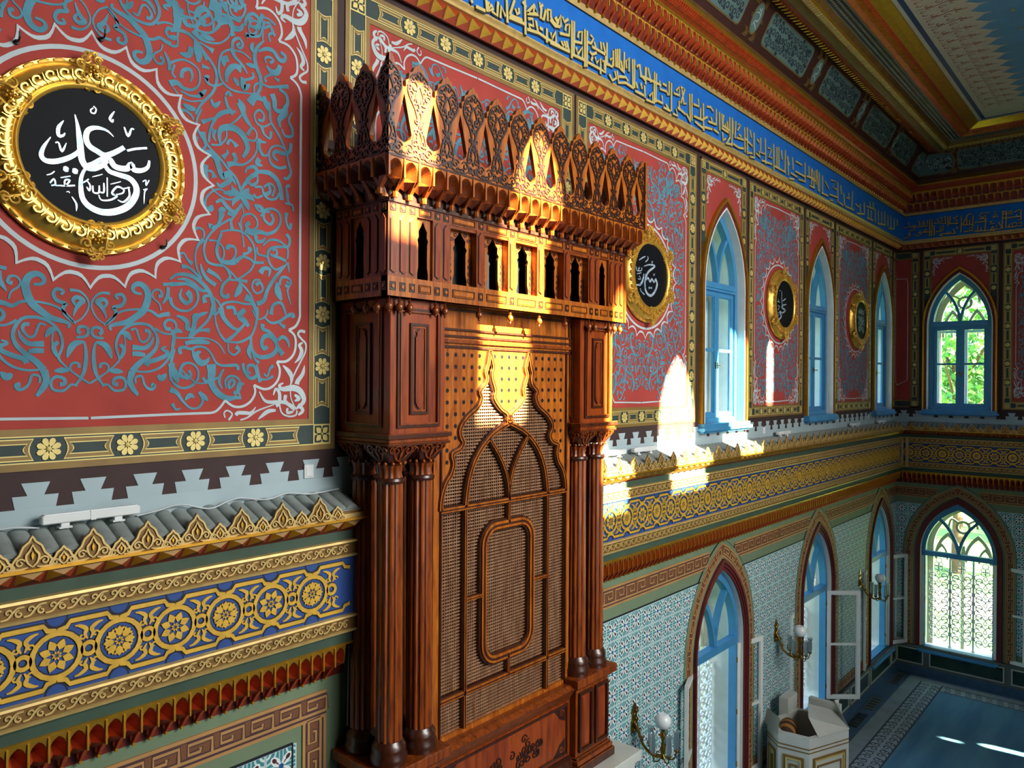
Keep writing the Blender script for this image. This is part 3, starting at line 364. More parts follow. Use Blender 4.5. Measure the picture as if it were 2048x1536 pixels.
KUM='3962,2756 4063,2760;3912,2783 3928,2767;4070,2845 4084,2762;4096,2843 4105,2776 4149,2810 4131,2827 4105,2811;4131,2786 4193,2773 4201,2883;4228,2768 4236,2861 4287,2802;4299,2933 4310,2762;4327,2811 4524,2828;4336,2832 4486,2845;4390,2968 4336,2832;4400,2905 4420,2869 4448,2892 4438,2925;4484,2992 4533,2967;4513,3016 4525,2747;4543,2928 4630,3023 4680,2960 4543,2921;4630,3023 4621,2963 4670,2956;4699,3069 4700,3031 4740,3065;4711,2940 4720,3038;4731,2950 4751,2948 4776,3040;4802,2954 4801,3050 4843,3059 4843,3001 4896,2969 4970,2963;4906,3031 4949,2988;4544,2797 4692,2818 4794,2809 4972,2806;4651,2905 4682,2815;4553,2882 4611,2903 4622,2850 4563,2842 4583,2811;4701,2866 4742,2862;4793,2893 4794,2777;4845,2879 4856,2825 4908,2901 4914,2819;4835,2979 4899,2950 4973,2970;4898,3021 4930,2981 4977,3070 4978,2972;4999,3065 5027,3029 5081,3075;4963,2914 5093,2940 5098,3035 5049,3011 5038,2961;5131,3080 5134,2760;5164,3086 5162,2810;4837,2792 5106,2805;4847,2873 4858,2825 4910,2908 4916,2826;4985,2856 5018,2821;5023,2869 5056,2821;5056,2880 5095,2807;5149,2913 5274,2936 5279,3039 5228,3014 5217,2963;5319,3074 5323,2747;5354,3073 5352,2756;5145,2797 5311,2805;5195,2875 5218,2822 5286,2906 5288,2804;5356,2977 5415,2984 5450,3038 5402,3055;5427,2960 5635,2960;5462,3014 5487,2967;5560,3048 5573,2982;5597,3053 5635,2974;5659,3075 5661,2869;5369,2803 5562,2803 5637,2798 5642,2948;5476,2887 5501,2839 5561,2901 5563,2760;5592,2883 5623,2900 5624,2815;5392,2907 5428,2891 5500,2929;5417,2832 5440,2875;5668,2886 5750,2884 5762,2974 5711,2936;5800,3066 5808,2902;5832,3077 5838,2905;5865,3088 5867,2907;5761,3038 5763,2895;5880,2911 5941,2886 5945,3085;5893,2988 5920,2894;5987,2945 5973,3006 6026,3061 6028,2928;6088,3066 6098,2816;6123,3077 6126,2802;5700,2803 5752,2762 5816,2803 5789,2860;5828,2872 5856,2772 5975,2808 6112,2798;5855,2830 5975,2860 6016,2835;6165,3024 6221,3057 6237,2949 6295,2951;6336,3071 6324,2899;6164,3015 6205,3051 6249,2959 6322,2936;6320,3065 6322,2943;6371,3074 6424,2944;6278,2960 6620,2980;6490,3073 6487,2754;6528,3069 6516,2778;6589,3018 6606,2936 6730,2950 6762,2919;6651,3005 6729,3005;6776,3067 6778,2924;6824,3066 6828,2778;6139,2782 6295,2783;6151,2869 6180,2817;6236,2887 6265,2835;6308,2886 6317,2767;6339,2758 6464,2763 6455,2861 6397,2805;6501,2804 6654,2809 6637,2883;6670,2774 6812,2773;6716,2818 6780,2773;6874,2976 6988,2985 6987,3074 6922,3014;7020,3084 7104,3085 7023,2913;7037,3081 7090,2924 7140,2947;6957,2854 7125,2827;6989,2928 6991,2831;6860,2763 6958,2765 6925,2829;7207,3066 7229,2771;7259,3081 7264,2797;7142,2839 7229,2780;7296,2982 7420,2992 7401,3071;7457,2985 7458,2875;7519,3054 7533,2757;7307,2859 7495,2867 7623,2936;7334,2808 7551,2779;7603,3043 7696,3061 7754,3033;7830,3080 7833,2896;7642,2889 7833,2905;7698,2956 7737,2906;7551,2805 7738,2827;7908,3067 7922,2857;7968,3065 7990,2919;7990,2937 8193,2926;8170,3075 8172,2921;8253,3061 8256,2906;7776,2837 7893,2823;8015,3065 7987,2914;7968,2900 8149,2893;8047,2975 8088,2913;8107,3018 8129,2906;7988,2861 8010,2768 8069,2810;8167,3079 8181,2864;8239,3089 8234,2759;8334,3078 8316,2871;8080,2758 8234,2777;8191,2858 8110,2775;8265,2794 8424,2786 8554,2808;8358,2891 8553,2911;8422,2943 8487,2932;8398,3058 8463,3066 8378,2979;8572,3066 8599,2771;8649,3086 8666,2768;8596,2940 8800,2895;8728,3078 8775,2994;8843,3069 8859,2775;8734,2755 8871,2768;8688,2792 8801,2809;8916,2836 9034,2815 8986,2882;8936,3015 8996,2991;9042,3061 9045,2876 9177,2887;9186,3087 9204,2765;9083,2787 9402,2809;9274,2989 9373,2993 9301,2876 9400,2889;9448,3081 9466,2752;9550,3066 9555,2792;9615,3081 9620,2786;9478,2805 9846,2803;9840,3093 9832,2780;9707,3062 9736,2945;9923,3040 9955,2785;9896,3013 9980,2927;10088,3057 10119,2894;10202,3029 10433,3027;9983,2749 10150,2773;10037,2834 10263,2828;10204,2891 10555,2890;10551,3086 10557,2813;10321,2808 10556,2824;10703,3076 10706,2921;10827,3070 10800,2830;10984,3081 10988,2868;10615,2913 10923,2945;10802,3052 10805,2908;10896,3050 10901,2793;11022,3089 11093,2796;11119,3075 11125,2791;10743,2917 10962,2918;10745,2806 10933,2810;11251,3058 11256,2805;11352,2998 11523,2916;11223,2799 11491,2804;11624,3066 11835,3085 11695,2974 11873,2973;11559,2841 11911,2860;11595,2765 11700,2773;11924,3104 11931,2792;12052,3081 12092,2943;11985,2802 12170,2787;12203,2989 12245,2800;12355,2944 12471,2941 12430,3033;12283,2795 12710,2809;12624,3096 12592,2800;12788,2924 12952,2903;12873,2786 13247,2838;13033,2969 13037,2815;13242,3034 13247,2838;13372,2992 13726,3015;13545,3103 13592,2991;13723,3122 13771,2996;13420,2802 13731,2814;13460,2968 13464,2809;13637,2973 13641,2812;13862,3039 13868,2796;14047,3045 14053,2799;14237,3051 14243,2816;14007,2805 14485,2855;14430,3085 14436,2833;14628,3063 14634,2851;14831,3083 14837,2855;15038,3075 15044,2873;14685,2831 14992,2865;15250,3082 15253,2965'
KUE='-3862,3009 -3760,3014 -3786,3101;-3768,2941 -3676,2947 -3668,3030 -3727,3028 -3710,2998;-3743,3003 -3452,2992 -3461,3103;-3627,3089 -3593,3103 -3593,3011;-3527,3094 -3551,3023 -3502,3026 -3527,3094;-3861,2803 -3776,2821 -3785,2887;-3768,2922 -3751,2836;-3675,2855 -3608,2819 -3575,2852 -3584,2917;-3617,2884 -3378,2873;-3485,2941 -3517,2899 -3468,2893 -3485,2941;-3420,3116 -3418,2795;-3379,3110 -3385,2791;-3346,2996 -3345,2795;-3354,3025 -3265,3022 -3290,3107 -3322,3066;-3265,3022 -3153,2997 -3170,3135;-3250,3110 -3218,3124 -3209,3050 -3257,3057;-3321,2865 -3200,2868 -3201,2968 -3241,2955 -3232,2881;-3122,3129 -3113,2947;-3082,3123 -3089,2980;-3113,2992 -2947,2970;-3010,3041 -2963,3035 -2986,2975;-3034,3098 -3011,3068 -2956,3114;-3256,2784 -3232,2818 -3183,2812 -2993,2797;-3256,2803 -3199,2768;-3120,2840 -3112,2806;-3080,2844 -3072,2801;-3033,2883 -3001,2798;-2994,2913 -2962,2900 -2978,2866;-2901,3106 -2907,2804;-2884,2935 -2793,3118 -2739,3110;-2884,2935 -2730,2923;-2808,3031 -2822,2935;-2769,3008 -2773,2923;-2716,3089 -2722,2878;-2860,2807 -2722,2816 -2730,2870 -2776,2858 -2768,2813;-2692,2953 -2503,2954;-2624,3076 -2518,2973 -2518,2956;-2609,3100 -2474,3107 -2578,3008;-2624,3014 -2563,3006;-2518,3026 -2532,2774;-2698,2795 -2368,2779;-2638,2884 -2645,2797;-2592,2852 -2592,2790;-2458,2930 -2428,2944 -2443,2893 -2383,2903;-2413,2854 -2442,2797 -2390,2790 -2413,2854;-2353,2864 -2360,2787 -2250,2798;-2324,2912 -2272,2801;-2414,3011 -2332,3009 -2377,3067 -2399,3018;-2392,3101 -2362,3100;-2267,3095 -2265,2809;-2267,3095 -2230,3072;-2208,3103 -2214,2793;-2259,2972 -1984,2968;-2259,3042 -2121,3039 -2136,3084 -2179,3073;-2092,3052 -2006,3091;-2063,3005 -2049,2977;-1992,3080 -1991,2901 -2048,2917;-2192,2799 -2047,2806 -2062,2868 -2120,2859 -2119,2816;-2033,2847 -1991,2867 -1976,2797 -2033,2804;-2149,2862 -2184,2798'
# ================================================================== SETTING
WIN = [8.36, 11.60, 14.87]        # window axes on the main wall
EWIN = -2.95                      # window axis on the end wall (a = -y)
UA = dict(hw=.52, b0=-.46, sp=1.12, ap=2.07)
LA = dict(hw=.62, b0=-5.0, sp=-3.15, ap=-2.20)
def A_(d, grow=0., ac=0., b0=None, k=1.55): return arch(d['hw']+grow, d['b0'] if b0 is None else b0, d['sp'], d['ap']+grow*k, ac=ac)
def wall_base(g, a0, a1, wins, top):
    cuts = [a0]
    for w in wins: cuts += [w-.8, w+.8]
    cuts.append(a1)
    for i in range(0, len(cuts), 2):
        g.rect(cuts[i], cuts[i+1], -H, -.9, 0, 'wgreen'); g.rect(cuts[i], cuts[i+1], -.9, top, 0, 'plum')
    for w in wins:
        g.rect(w-.8, w+.8, -H, -5.0, 0, 'wgreen'); holed(g, w-.8, w+.8, -5.0, -1.7, A_(LA, ac=w), 0, 'wgreen')
        g.rect(w-.8, w+.8, -1.7, -.9, 0, 'wgreen'); g.rect(w-.8, w+.8, -.9, -.46, 0, 'plum'); holed(g, w-.8, w+.8, -.46, 2.4, A_(UA, ac=w), 0, 'plum')
        g.rect(w-.8, w+.8, 2.4, top, 0, 'plum')
        for d in (UA, LA):       # reveals through the thick wall
            A = A_(d, ac=w); n = len(A)
            v = [(p[0], p[1], 0) for p in A]+[(p[0]*1+(p[0]-w)*-.05, p[1], -.55) for p in A]
            g.faces(v, [(i, n+i, n+(i+1) % n, (i+1) % n) for i in range(n)], 'cream')
    # outer skin of the wall
    for w0, w1 in zip(cuts[::2], cuts[1::2]): g.rect(w0, w1, -H-1, top, -.56, 'limestone')
    for w in wins:
        for d, lo, hi in ((LA, -5.0, -1.7), (UA, -.46, 2.4)): holed(g, w-.8, w+.8, lo, hi, A_(d, -.03, ac=w, b0=lo), -.56, 'limestone')
        g.rect(w-.8, w+.8, -H-1, -5.0, -.56, 'limestone'); g.rect(w-.8, w+.8, -1.7, -.46, -.56, 'limestone'); g.rect(w-.8, w+.8, 2.4, top, -.56, 'limestone')
g = G(); wall_base(g, -6, EX, WIN, 4.6)
wall_main = ob('wall_left', g.mesh('wall_left'), None, MM, kind='structure', label='long painted wall with red arabesque panels, ledge frieze and pointed windows', category='wall')
g = G(); wall_base(g, -WY, 9.0, [EWIN], 4.6)
wall_end = ob('wall_right', g.mesh('wall_right'), None, ME, kind='structure', label='end wall with one pointed window above another', category='wall')

# ---- the shell out of view: floor, ceiling slab, tall hall, near end
g = G(); g.rect(-6, EX, HY, WY, 0, 'skirt')
floor = ob('floor', g.mesh('floor'), None, Matrix.Translation((0, 0, 0)), kind='structure', label='blue painted floor margin around the carpet', category='floor')
# patches of sunlight: (x, half width, y of receiving surface, z top, z bottom) each traced back to an opening added in the unseen wall
PATCH = [(2.955, .11, 3.32, 1.98, .93), (4.06, .25, 3.32, 1.72, -.10), (5.27, .085, 3.43, .78, -.75), (5.82, .23, 3.8, -.42, -1.15),
         (7.26, .37, 4.0, .27, -1.20), (8.70, .30, 4.0, .74, -.95), (9.74, .09, 4.0, .55, -.25), (13.20, .03, 2.66, -5.48, -5.62), (13.35, .06, 2.16, -5.48, -5.84)]
holes = []
for x, hw, y, zt, zb in PATCH:
    t = (y-HY)/SUN.y; holes.append((x-SUN.x*t, hw, zt-SUN.z*t, zb-SUN.z*t))
g = G(); hs = sorted(holes); xs = -6.0; TOPH = HZ1-H
MH = Matrix(((-1,0,0,0),(0,0,1,HY),(0,1,0,H),(0,0,0,1)))
def hrect(a0, a1, b0, b1): g.rect(-a1, -a0, b0, b1, 0, 'plaster')
for x, hw, zt, zb in hs:
    lo, hi = x-hw-.02, x+hw+.02
    hrect(xs, lo, -H, TOPH); hrect(lo, hi, -H, zb); hrect(lo, hi, zt+.1, TOPH)
    A = arch(hw, zb, max(zb+.05, zt-hw*1.9), zt, ac=-x); holed(g, -hi, -lo, zb, zt+.1, A, 0, 'plaster'); xs = hi
hrect(xs, EX, -H, TOPH)
ob('wall_back', g.mesh('wall_back'), None, MH, kind='structure', label='far pale wall of the tall central hall with slim openings added to cast the sun patches', category='wall')
g = G()
g.face([(-6, HY, 0), (-6, WY, 0), (-6, WY, HZ1), (-6, HY, HZ1)], 'wooddark')
ob('wall_near', g.mesh('wall_near'), None, Matrix.Identity(4), kind='structure', label='dark panelled wall closing the near end of the hall', category='wall')
g = G(); g.face([(-6, -1.0, HZ1), (-6, HY, HZ1), (EX, HY, HZ1), (EX, -1.0, HZ1)], 'plaster')
g.face([(-6, -1.0, H+4.6), (-6, -1.0, HZ1), (EX, -1.0, HZ1), (EX, -1.0, H+4.6)], 'plaster')
g.face([(EX, HY, 4.6+H), (EX, -1.0, 4.6+H), (EX, -1.0, HZ1), (EX, HY, HZ1)], 'plaster')
ob('ceiling_hall', g.mesh('ceiling_hall'), None, Matrix.Identity(4), kind='structure', label='high plain ceiling over the central hall', category='ceiling')

# ------------------------------------------------------------------ trims (ledge + frieze, cornice)
class Trim:
    def __init__(s, name, M, label, segs):
        s.g = G(); s.M = M; s.segs = segs; s.name = name; s.label = label
    def prof(s, pts, m):
        for a0, a1, m0, m1 in s.segs: s.g.sweep(pts, a0, a1, m, m0, m1)
    def done(s): return ob(s.name, s.g.mesh(s.name), None, s.M, kind='structure', label=s.label, category='trim')
def runs(segs, pitch, off=0., c=.1):
    for a0, a1, m0, m1 in segs:
        lo, hi = a0+m0*c, a1-m1*c; n = int((hi-lo-off)/pitch+1e-6)
        for i in range(n): yield lo+off+i*pitch
def wedge_unit(p, z0, c0, z1, c1, out, ms=('salmon', 'deepred', 'goldred', 'strapgold'), kz=.35):
    g = G(); K = (p*.5, z0+(z1-z0)*kz, max(c0, c1)+out)
    P = [(0, z0, c0), (p, z0, c0), (p, z1, c1), (0, z1, c1)]
    for i, m in enumerate(ms): g.face([P[i], P[(i+1) % 4], K], m)
    return g
def stalactite(p, zt, zb, ct, cb, hood='goldred', rib='gold', lower=True, ball=False):     # one muqarnas niche, origin at its left rib
    g = G(); h = zt-zb; z1 = zt-h*.56; w = p
    A = arch(w*.42, z1, zt-h*.30, zt-h*.06, n=4, ac=w*.5); n = len(A)
    c1 = ct-(ct-cb)*.15
    v = [(0, z1, c1), (A[0][0], z1, c1)]
    g.face([(0, z1, c1)]+[(q[0], q[1], ct-(ct-c1)*(zt-q[1])/(zt-z1)) for q in A[:n//2+1]]+[(w*.5, zt, ct), (0, zt, ct)], rib)
    g.face([(w, z1, c1), (w, zt, ct), (w*.5, zt, ct)]+[(q[0], q[1], ct-(ct-c1)*(zt-q[1])/(zt-z1)) for q in A[n//2:]], rib)
    cm = ct-(ct-cb)*.62; F = (w*.5, z1, cm); K = (w*.5, zt-h*.36, cm-.3*(ct-cb))
    Q = [(q[0], q[1], ct-(ct-c1)*(zt-q[1])/(zt-z1)) for q in A]
    for i in range(n-1): g.face([Q[i+1], Q[i], K], hood)
    g.face([Q[0], F, K], hood); g.face([F, Q[-1], K], hood)
    if lower:
        z2 = zb+h*.10; B0 = (0, z1, c1); B1 = (w, z1, c1); c2 = cb+.1*(ct-cb)
        g.face([Q[0], (w*.18, z2+h*.12, c2), (w*.5, z2+h*.2, c2-.006), F], hood); g.face([F, (w*.5, z2+h*.2, c2-.006), (w*.82, z2+h*.12, c2), Q[-1]], hood)
        g.faces([(-w*.12, z1, c1), (w*.14, z1, c1), (w*.14, z1, cm), (-w*.12, z1, cm), (-w*.09, zb+h*.06, c2+.016), (w*.10, zb+h*.06, c2+.016), (w*.10, zb+h*.06, c2), (-w*.09, zb+h*.06, c2)],
                [(0, 4, 5, 1), (1, 5, 6, 2), (3, 7, 4, 0), (4, 7, 6, 5)], hood)
        g.box(-w*.08, w*.08, zb, zb+h*.10, cb, c2+.018, rib)
        g.box(-w*.055, w*.055, z1, zt-h*.03, c1-.002, ct+.006, rib)
    if ball: g.ball((0, zb-.004, c2+.012 if lower else cb+.01), w*.15, 'gold', 6, 4)
    return g
LEDGE = [(-1.2, 2.93, 0, 0), (5.27, EX, 0, 1)]; LEDGE_E = [(-WY, 5.0, 1, 0)]
FULL = [(-6, EX, 0, 1)]; FULL_E = [(-WY, 5.0, 1, 0)]
palm = {}
def crest_meshes():
    def pal(wd, ht, nm):
        g = G(); h = wd/2
        out = cr([(-h, 0), (-h, ht*.20), (-h*.80, ht*.38), (-h*.62, ht*.48), (-h*.46, ht*.70), (-h*.16, ht*.84), (0, ht), (h*.16, ht*.84), (h*.46, ht*.70), (h*.62, ht*.48), (h*.80, ht*.38), (h, ht*.20), (h, 0)], 2)
        g.poly(out, 0, .012, 'golddark', back=True)
        k = .92; g.ribbon([(x*k, y*k+.004) for x, y in out], .009, .012, .019, 'goldpale')
        for s in (-1, 1):
            g.ribbon(cr([(0, ht*.1), (s*h*.22, ht*.22), (s*h*.30, ht*.42), (s*h*.14, ht*.55), (0, ht*.72)], 4), (.005, .009, .004), .012, .022, 'goldpale')
            g.ribbon([(s*x, y) for x, y in spiral(h*.56, ht*.24, h*.24, h*.05, pi*.9, -1.2, 12)], (.006, .007, .005), .012, .021, 'goldpale')
            g.ribbon(cr([(s*h*.9, ht*.08), (s*h*.55, ht*.06), (s*h*.2, ht*.10)], 3), (.004, .010, .004), .012, .020, 'goldpale')
        g.ribbon([(0, ht*.30), (0, ht*.42), (0, ht*.52)], (.004, .012, .002), .012, .022, 'gold')
        return g.mesh(nm)
    palm['big'] = pal(.172, .158, 'palmette'); palm['small'] = pal(.118, .092, 'small_palmette')
crest_meshes()
def tile_mesh():
    g = G(); L = math.hypot(.19, .075); n = 6; vs = []
    for k in range(2):
        for j in range(n+1): t = pi*j/n; vs.append((.042*math.cos(t), .030*math.sin(t), k*L))
    g.faces(vs, [(j, j+1, n+2+j, n+1+j) for j in range(n)], 'tilegrey'); g.faces(vs[n+1:], [tuple(range(n+1))], 'tilegrey')
    return g.mesh('roof_tile', smooth=40)
TILE = tile_mesh()
def scroll_unit(p, w, m='goldpale'):
    g = G()
    g.ribbon(cr([(0, -w*.36), (p*.30, -w*.30), (p*.52, w*.05), (p*.74, w*.33), (p*1.05, w*.36)], 4), (.006, .010, .006), 0, .009, m)
    g.ribbon(spiral(p*.34, w*.10, w*.30, w*.06, -pi*.5, 1.1, 12), (.005, .008, .006), 0, .008, m); g.ribbon(spiral(p*.82, -w*.10, w*.28, w*.06, pi*.5, 1.1, 12), (.005, .008, .006), 0, .008, m)
    return g
SCR = scroll_unit(.088, .062); SCRM = SCR.mesh('scroll_leaf')
def strap_unit(kind):        # one repeat of the blue frieze, origin at ring centre
    g = G(); p = .274; cN, c0, c1 = .0012, .003, .0075
    def ring(x, y, ro, ri, n=20):
        P = [(x+ro*math.cos(2*pi*i/n), y+ro*math.sin(2*pi*i/n)) for i in range(n)]; Q = [(x+ri*math.cos(2*pi*i/n), y+ri*math.sin(2*pi*i/n)) for i in range(n)]
        P2 = [(x+(ro+.006)*math.cos(2*pi*i/n), y+(ro+.006)*math.sin(2*pi*i/n)) for i in range(n)]; Q2 = [(x+(ri-.006)*math.cos(2*pi*i/n), y+(ri-.006)*math.sin(2*pi*i/n)) for i in range(n)]
        g.band(Q2, P2, 0, cN, 'navyline', close=True); g.band(Q, P, 0, c1, 'strapgold', close=True)
    ring(0, 0, .113, .090); ring(p/2, 0, .038, .018, 14)
    for s in (-1, 1):
        path = [(.0, s*.112), (.040, s*.122), (.056, s*.146), (p-.056, s*.146), (p-.040, s*.122), (p, s*.112)]
        g.ribbon(path, .034, 0, cN, 'navyline'); g.ribbon(path, .021, 0, c1, 'strapgold')
        D = [(.042*math.cos(pi*i/8), s*(.180-.046*math.sin(pi*i/8))) for i in range(9)]
        g.poly([(x*1.2, s*.18-(s*.18-y)*1.18) for x, y in D], 0, .0015, 'navyline'); g.poly(D, 0, .0022, 'fblue')
        for k in (-1, 1):
            st = [(p/2+k*.006, s*.046), (p/2+k*.018, s*.070), (p/2+k*.012, s*.094), (p/2+k*.040, s*.114), (p/2+k*.062, s*.118)]
            g.ribbon(cr(st, 3), (.006, .020, .004), 0, c1, 'strapgold'); g.ribbon(spiral(p/2+k*.030, s*.062, .016, .004, 0, .8*k, 8), .008, 0, c1, 'strapgold')
    for i in range(8):
        t = 2*pi*i/8+(pi/8 if kind else 0); ca, sa = math.cos(t), math.sin(t)
        R = lambda x, y: (x*ca-y*sa, x*sa+y*ca)
        if kind: pts = [R(.026, 0), R(.046, -.020), R(.062, -.013), R(.078, 0), R(.062, .013), R(.046, .020)]
        else: pts = [R(.026, -.006), R(.050, -.025), R(.066, -.022), R(.062, -.010), R(.074, 0), R(.062, .010), R(.066, .022), R(.050, .025), R(.026, .006)]
        g.poly([(x*1.06, y*1.06) for x, y in pts], 0, cN, 'navyline'); g.poly(pts, 0, c1, 'strapgold')
        g.poly([R(.006, 0), R(.014, -.005), R(.024, 0), R(.014, .005)], 0, c1, 'strapgold')
    return g.mesh('strapwork_rosette')
STRAP = [strap_unit(0), strap_unit(1)]
def ledge(name, M, segs, label, mode):
    t = Trim(name, M, label, segs)
    t.prof([(-.712, 0), (-.795, .19)], 'stonegrey'); t.prof([(-.795, .19), (-.845, .19)], 'golddark')
    t.prof([(-.812, .19), (-.812, .205), (-.838, .205)], 'goldpale'); t.prof([(-.838, .19), (-.838, .228), (-.852, .228)], 'gold'); t.prof([(-.852, .228), (-.855, .205)], 'golddark')
    t.prof([(-.855, .205), (-.93, .13)], 'deepred'); t.prof([(-.93, .13), (-.985, .13)], 'fgreen')
    t.prof([(-.985, .13), (-.987, .165), (-1.000, .168), (-1.004, .152)], 'goldpale'); t.prof([(-1.004, .150), (-1.072, .150)], 'golddark'); t.prof([(-1.072, .152), (-1.076, .168), (-1.088, .165), (-1.094, .142)], 'goldpale')
    t.prof([(-1.09, .142), (-1.452, .142)], 'fblue')
    t.prof([(-1.448, .142), (-1.454, .165), (-1.466, .168), (-1.470, .152)], 'goldpale'); t.prof([(-1.470, .150), (-1.540, .150)], 'golddark'); t.prof([(-1.540, .152), (-1.544, .168), (-1.556, .165), (-1.562, .13)], 'goldpale')
    t.prof([(-1.56, .13), (-1.628, .128)], 'fgreen'); t.prof([(-1.628, .128), (-1.630, .138), (-1.642, .136)], 'gold'); t.prof([(-1.642, .136), (-1.645, .06), (-1.80, .012), (-1.87, 0)], 'deepred')
    o = t.done()
    for i, a in enumerate(runs(segs, .2494, .11 if mode else .062, .2)):
        ob('palmette', palm['big'], o, T(a, -.845, .195)); ob('small_palmette', palm['small'], o, T(a+.1247, -.845, .195))
    MT = RX(math.degrees(math.atan2(.075, .19)))
    for a in runs(segs, .0831, .02, .2): ob('roof_tile', TILE, o, T(a+.042, -.712, 0) @ MT)
    W = wedge_unit(.1247, -.925, .125, -.853, .205, .014, ('deepred', 'goldred', 'golddark', 'gold'), .55).mesh('diamond_stud')
    for a in runs(segs, .1247, 0., .2): ob('diamond_stud', W, o, T(a))
    for i, a in enumerate(runs(segs, .274, -.13 if mode == 0 else .03, .15)): ob('strapwork_rosette', STRAP[i % 2], o, T(a+.09, -1.271, .142))
    far = G(); cnt = 0
    for zc in (-1.038, -1.505):
        for a in runs(segs, .088, .0, .16):
            if cnt < 130 and mode == 0 and a < 2.9: ob('scroll_leaf', SCRM, o, T(a, zc, .150)); cnt += 1
            else: far.add(SCR, T(a, zc, .150))
    ob('scroll_moulding', far.mesh('scroll_moulding'), o, kind='stuff')
    ST = stalactite(.0828, -1.640, -1.862, .130, .012).mesh('muqarnas_niche')
    for a in runs(segs, .0828, 0., .13): ob('muqarnas_niche', ST, o, T(a))
    return o
ledge_main = ledge('trim_1', MM, LEDGE, 'gilded ledge with roof tiles, palmettes and blue rosette frieze along the long wall', 0)
ledge_end = ledge('trim_2', ME, LEDGE_E, 'gilded ledge and blue rosette frieze across the end wall', 1)
g = G()
for a in (15.66,): g.box(a, a+.045, -1.56, -.985, .14, .17, 'goldpale')
ob('frieze_end_bar', g.mesh('frieze_end_bar'), ledge_main)
g = G(); g.box(-3.80, -3.75, -1.56, -.985, .14, .17, 'goldpale'); ob('frieze_end_bar', g.mesh('frieze_end_bar'), ledge_end)

def rope_unit(p, w, m='goldred'):
    g = G(); g.ribbon(cr([(0, -w/2), (p*.55, -w*.2), (p*.8, w*.2), (p*.7, w/2)], 3), (.006, .014, .006), 0, .010, m); return g
def cornice(name, M, segs, label, mode, limit):
    t = Trim(name, M, label, segs)
    t.prof([(2.60, .03), (2.60, .05), (2.69, .10)], 'deepred'); t.prof([(2.69, .10), (2.694, .125), (2.71, .132), (2.726, .118), (2.745, .135), (2.757, .135)], 'goldpale')
    t.prof([(2.757, .133), (3.215, .145)], 'sky_blue'); t.prof([(3.215, .145), (3.218, .155), (3.224, .155)], 'navyline'); t.prof([(3.224, .155), (3.275, .165)], 'goldpale')
    t.prof([(3.275, .16), (3.60, .31)], 'deepred'); t.prof([(3.595, .335), (3.612, .345), (3.625, .335)], 'gold'); t.prof([(3.625, .335), (3.66, .40), (3.70, .43)], 'goldred'); t.prof([(3.70, .43), (3.72, .445), (3.735, .43)], 'gold')
    t.prof([(3.735, .43), (3.80, .415)], 'golddark'); t.prof([(3.80, .412), (4.27, .665)], 'bordeaux')
    t.prof([(4.27, .665), (4.235, .69)], 'cgold'); t.prof([(4.235, .69), (4.175, .80), (4.17, .83)], 'goldred'); t.prof([(4.17, .83), (4.16, .85), (4.165, .90), (4.18, .93)], 'cgold')
    t.prof([(4.18, .93), (4.15, .97), (4.15, 1.05), (4.165, 1.07)], 'gold'); t.prof([(4.165, 1.07), (4.22, 1.11)], 'golddark'); t.prof([(4.22, 1.11), (4.23, 1.28)], 'mosaicgrey')
    t.prof([(4.23, 1.28), (4.21, 1.30), (4.25, 1.42), (4.27, 1.45)], 'goldred'); t.prof([(4.27, 1.45), (4.30, 1.52), (4.33, 1.60)], 'gold')
    o = t.done()
    W = wedge_unit(.1262, 2.600, .045, 2.690, .102, .02).mesh('diamond_stud'); k = 0
    for a in runs(segs, .1262, .006, .08):
        if a > 3.0 or mode: ob('diamond_stud', W, o, T(a))
    S1 = stalactite(.118, 3.43, 3.275, .235, .150, rib='strapgold', hood='goldred', ball=True).mesh('cornice_niche'); S2 = stalactite(.118, 3.60, 3.43, .330, .235, rib='strapgold', hood='goldred').mesh('cornice_niche')
    for a in runs(segs, .118, .0, .2):
        if a > 3.4 or mode: ob('cornice_niche', S1, o, T(a)); ob('cornice_niche', S2, o, T(a+.059))
    st = G(); RU = rope_unit(.04, .07); LU = rope_unit(.085, .11, 'gold'); RB = rope_unit(.05, .15, 'gold')
    M1 = T(0, 3.665, .40) @ RX(45); M2 = T(0, 4.205, .75) @ RX(65); M3 = T(0, 4.235, 1.365) @ RX(100)
    for a in runs(segs, .04, 0, .4):
        if a > 4 or mode: st.add(RU, T(a) @ M1)
    for a in runs(segs, .085, 0, .8):
        if a > 5 or mode: st.add(LU, T(a) @ M2)
    for a in runs(segs, .05, 0, 1.4):
        if a > 6 or mode: st.add(RB, T(a) @ M3)
    for a in runs(segs, .06, 0, 1.0):
        if a > 5 or mode: st.box(a, a+.035, 4.142, 4.15, .98, 1.04, 'bhi')
    for a in runs(segs, .05, 0, 1.2):
        if a > 6 or mode:
            for j, c in enumerate((1.14, 1.195, 1.25)):
                L = [(a+.025*(j % 2)+.02*math.cos(q*pi/3), c+.02*math.sin(q*pi/3)) for q in range(6)]
                st.faces([(x, 4.217, cc) for x, cc in L], [(0, 1, 2, 3, 4, 5)], 'black')
    ob('carved_moulding', st.mesh('carved_moulding'), o, kind='stuff')
    return o
corn_main = cornice('trim_3', MM, FULL, 'gilded stalactite cornice with blue inscription band along the long wall', 0, 0)
corn_end = cornice('trim_4', ME, FULL_E, 'gilded stalactite cornice with dark blue inscription band on the end wall', 1, 0)
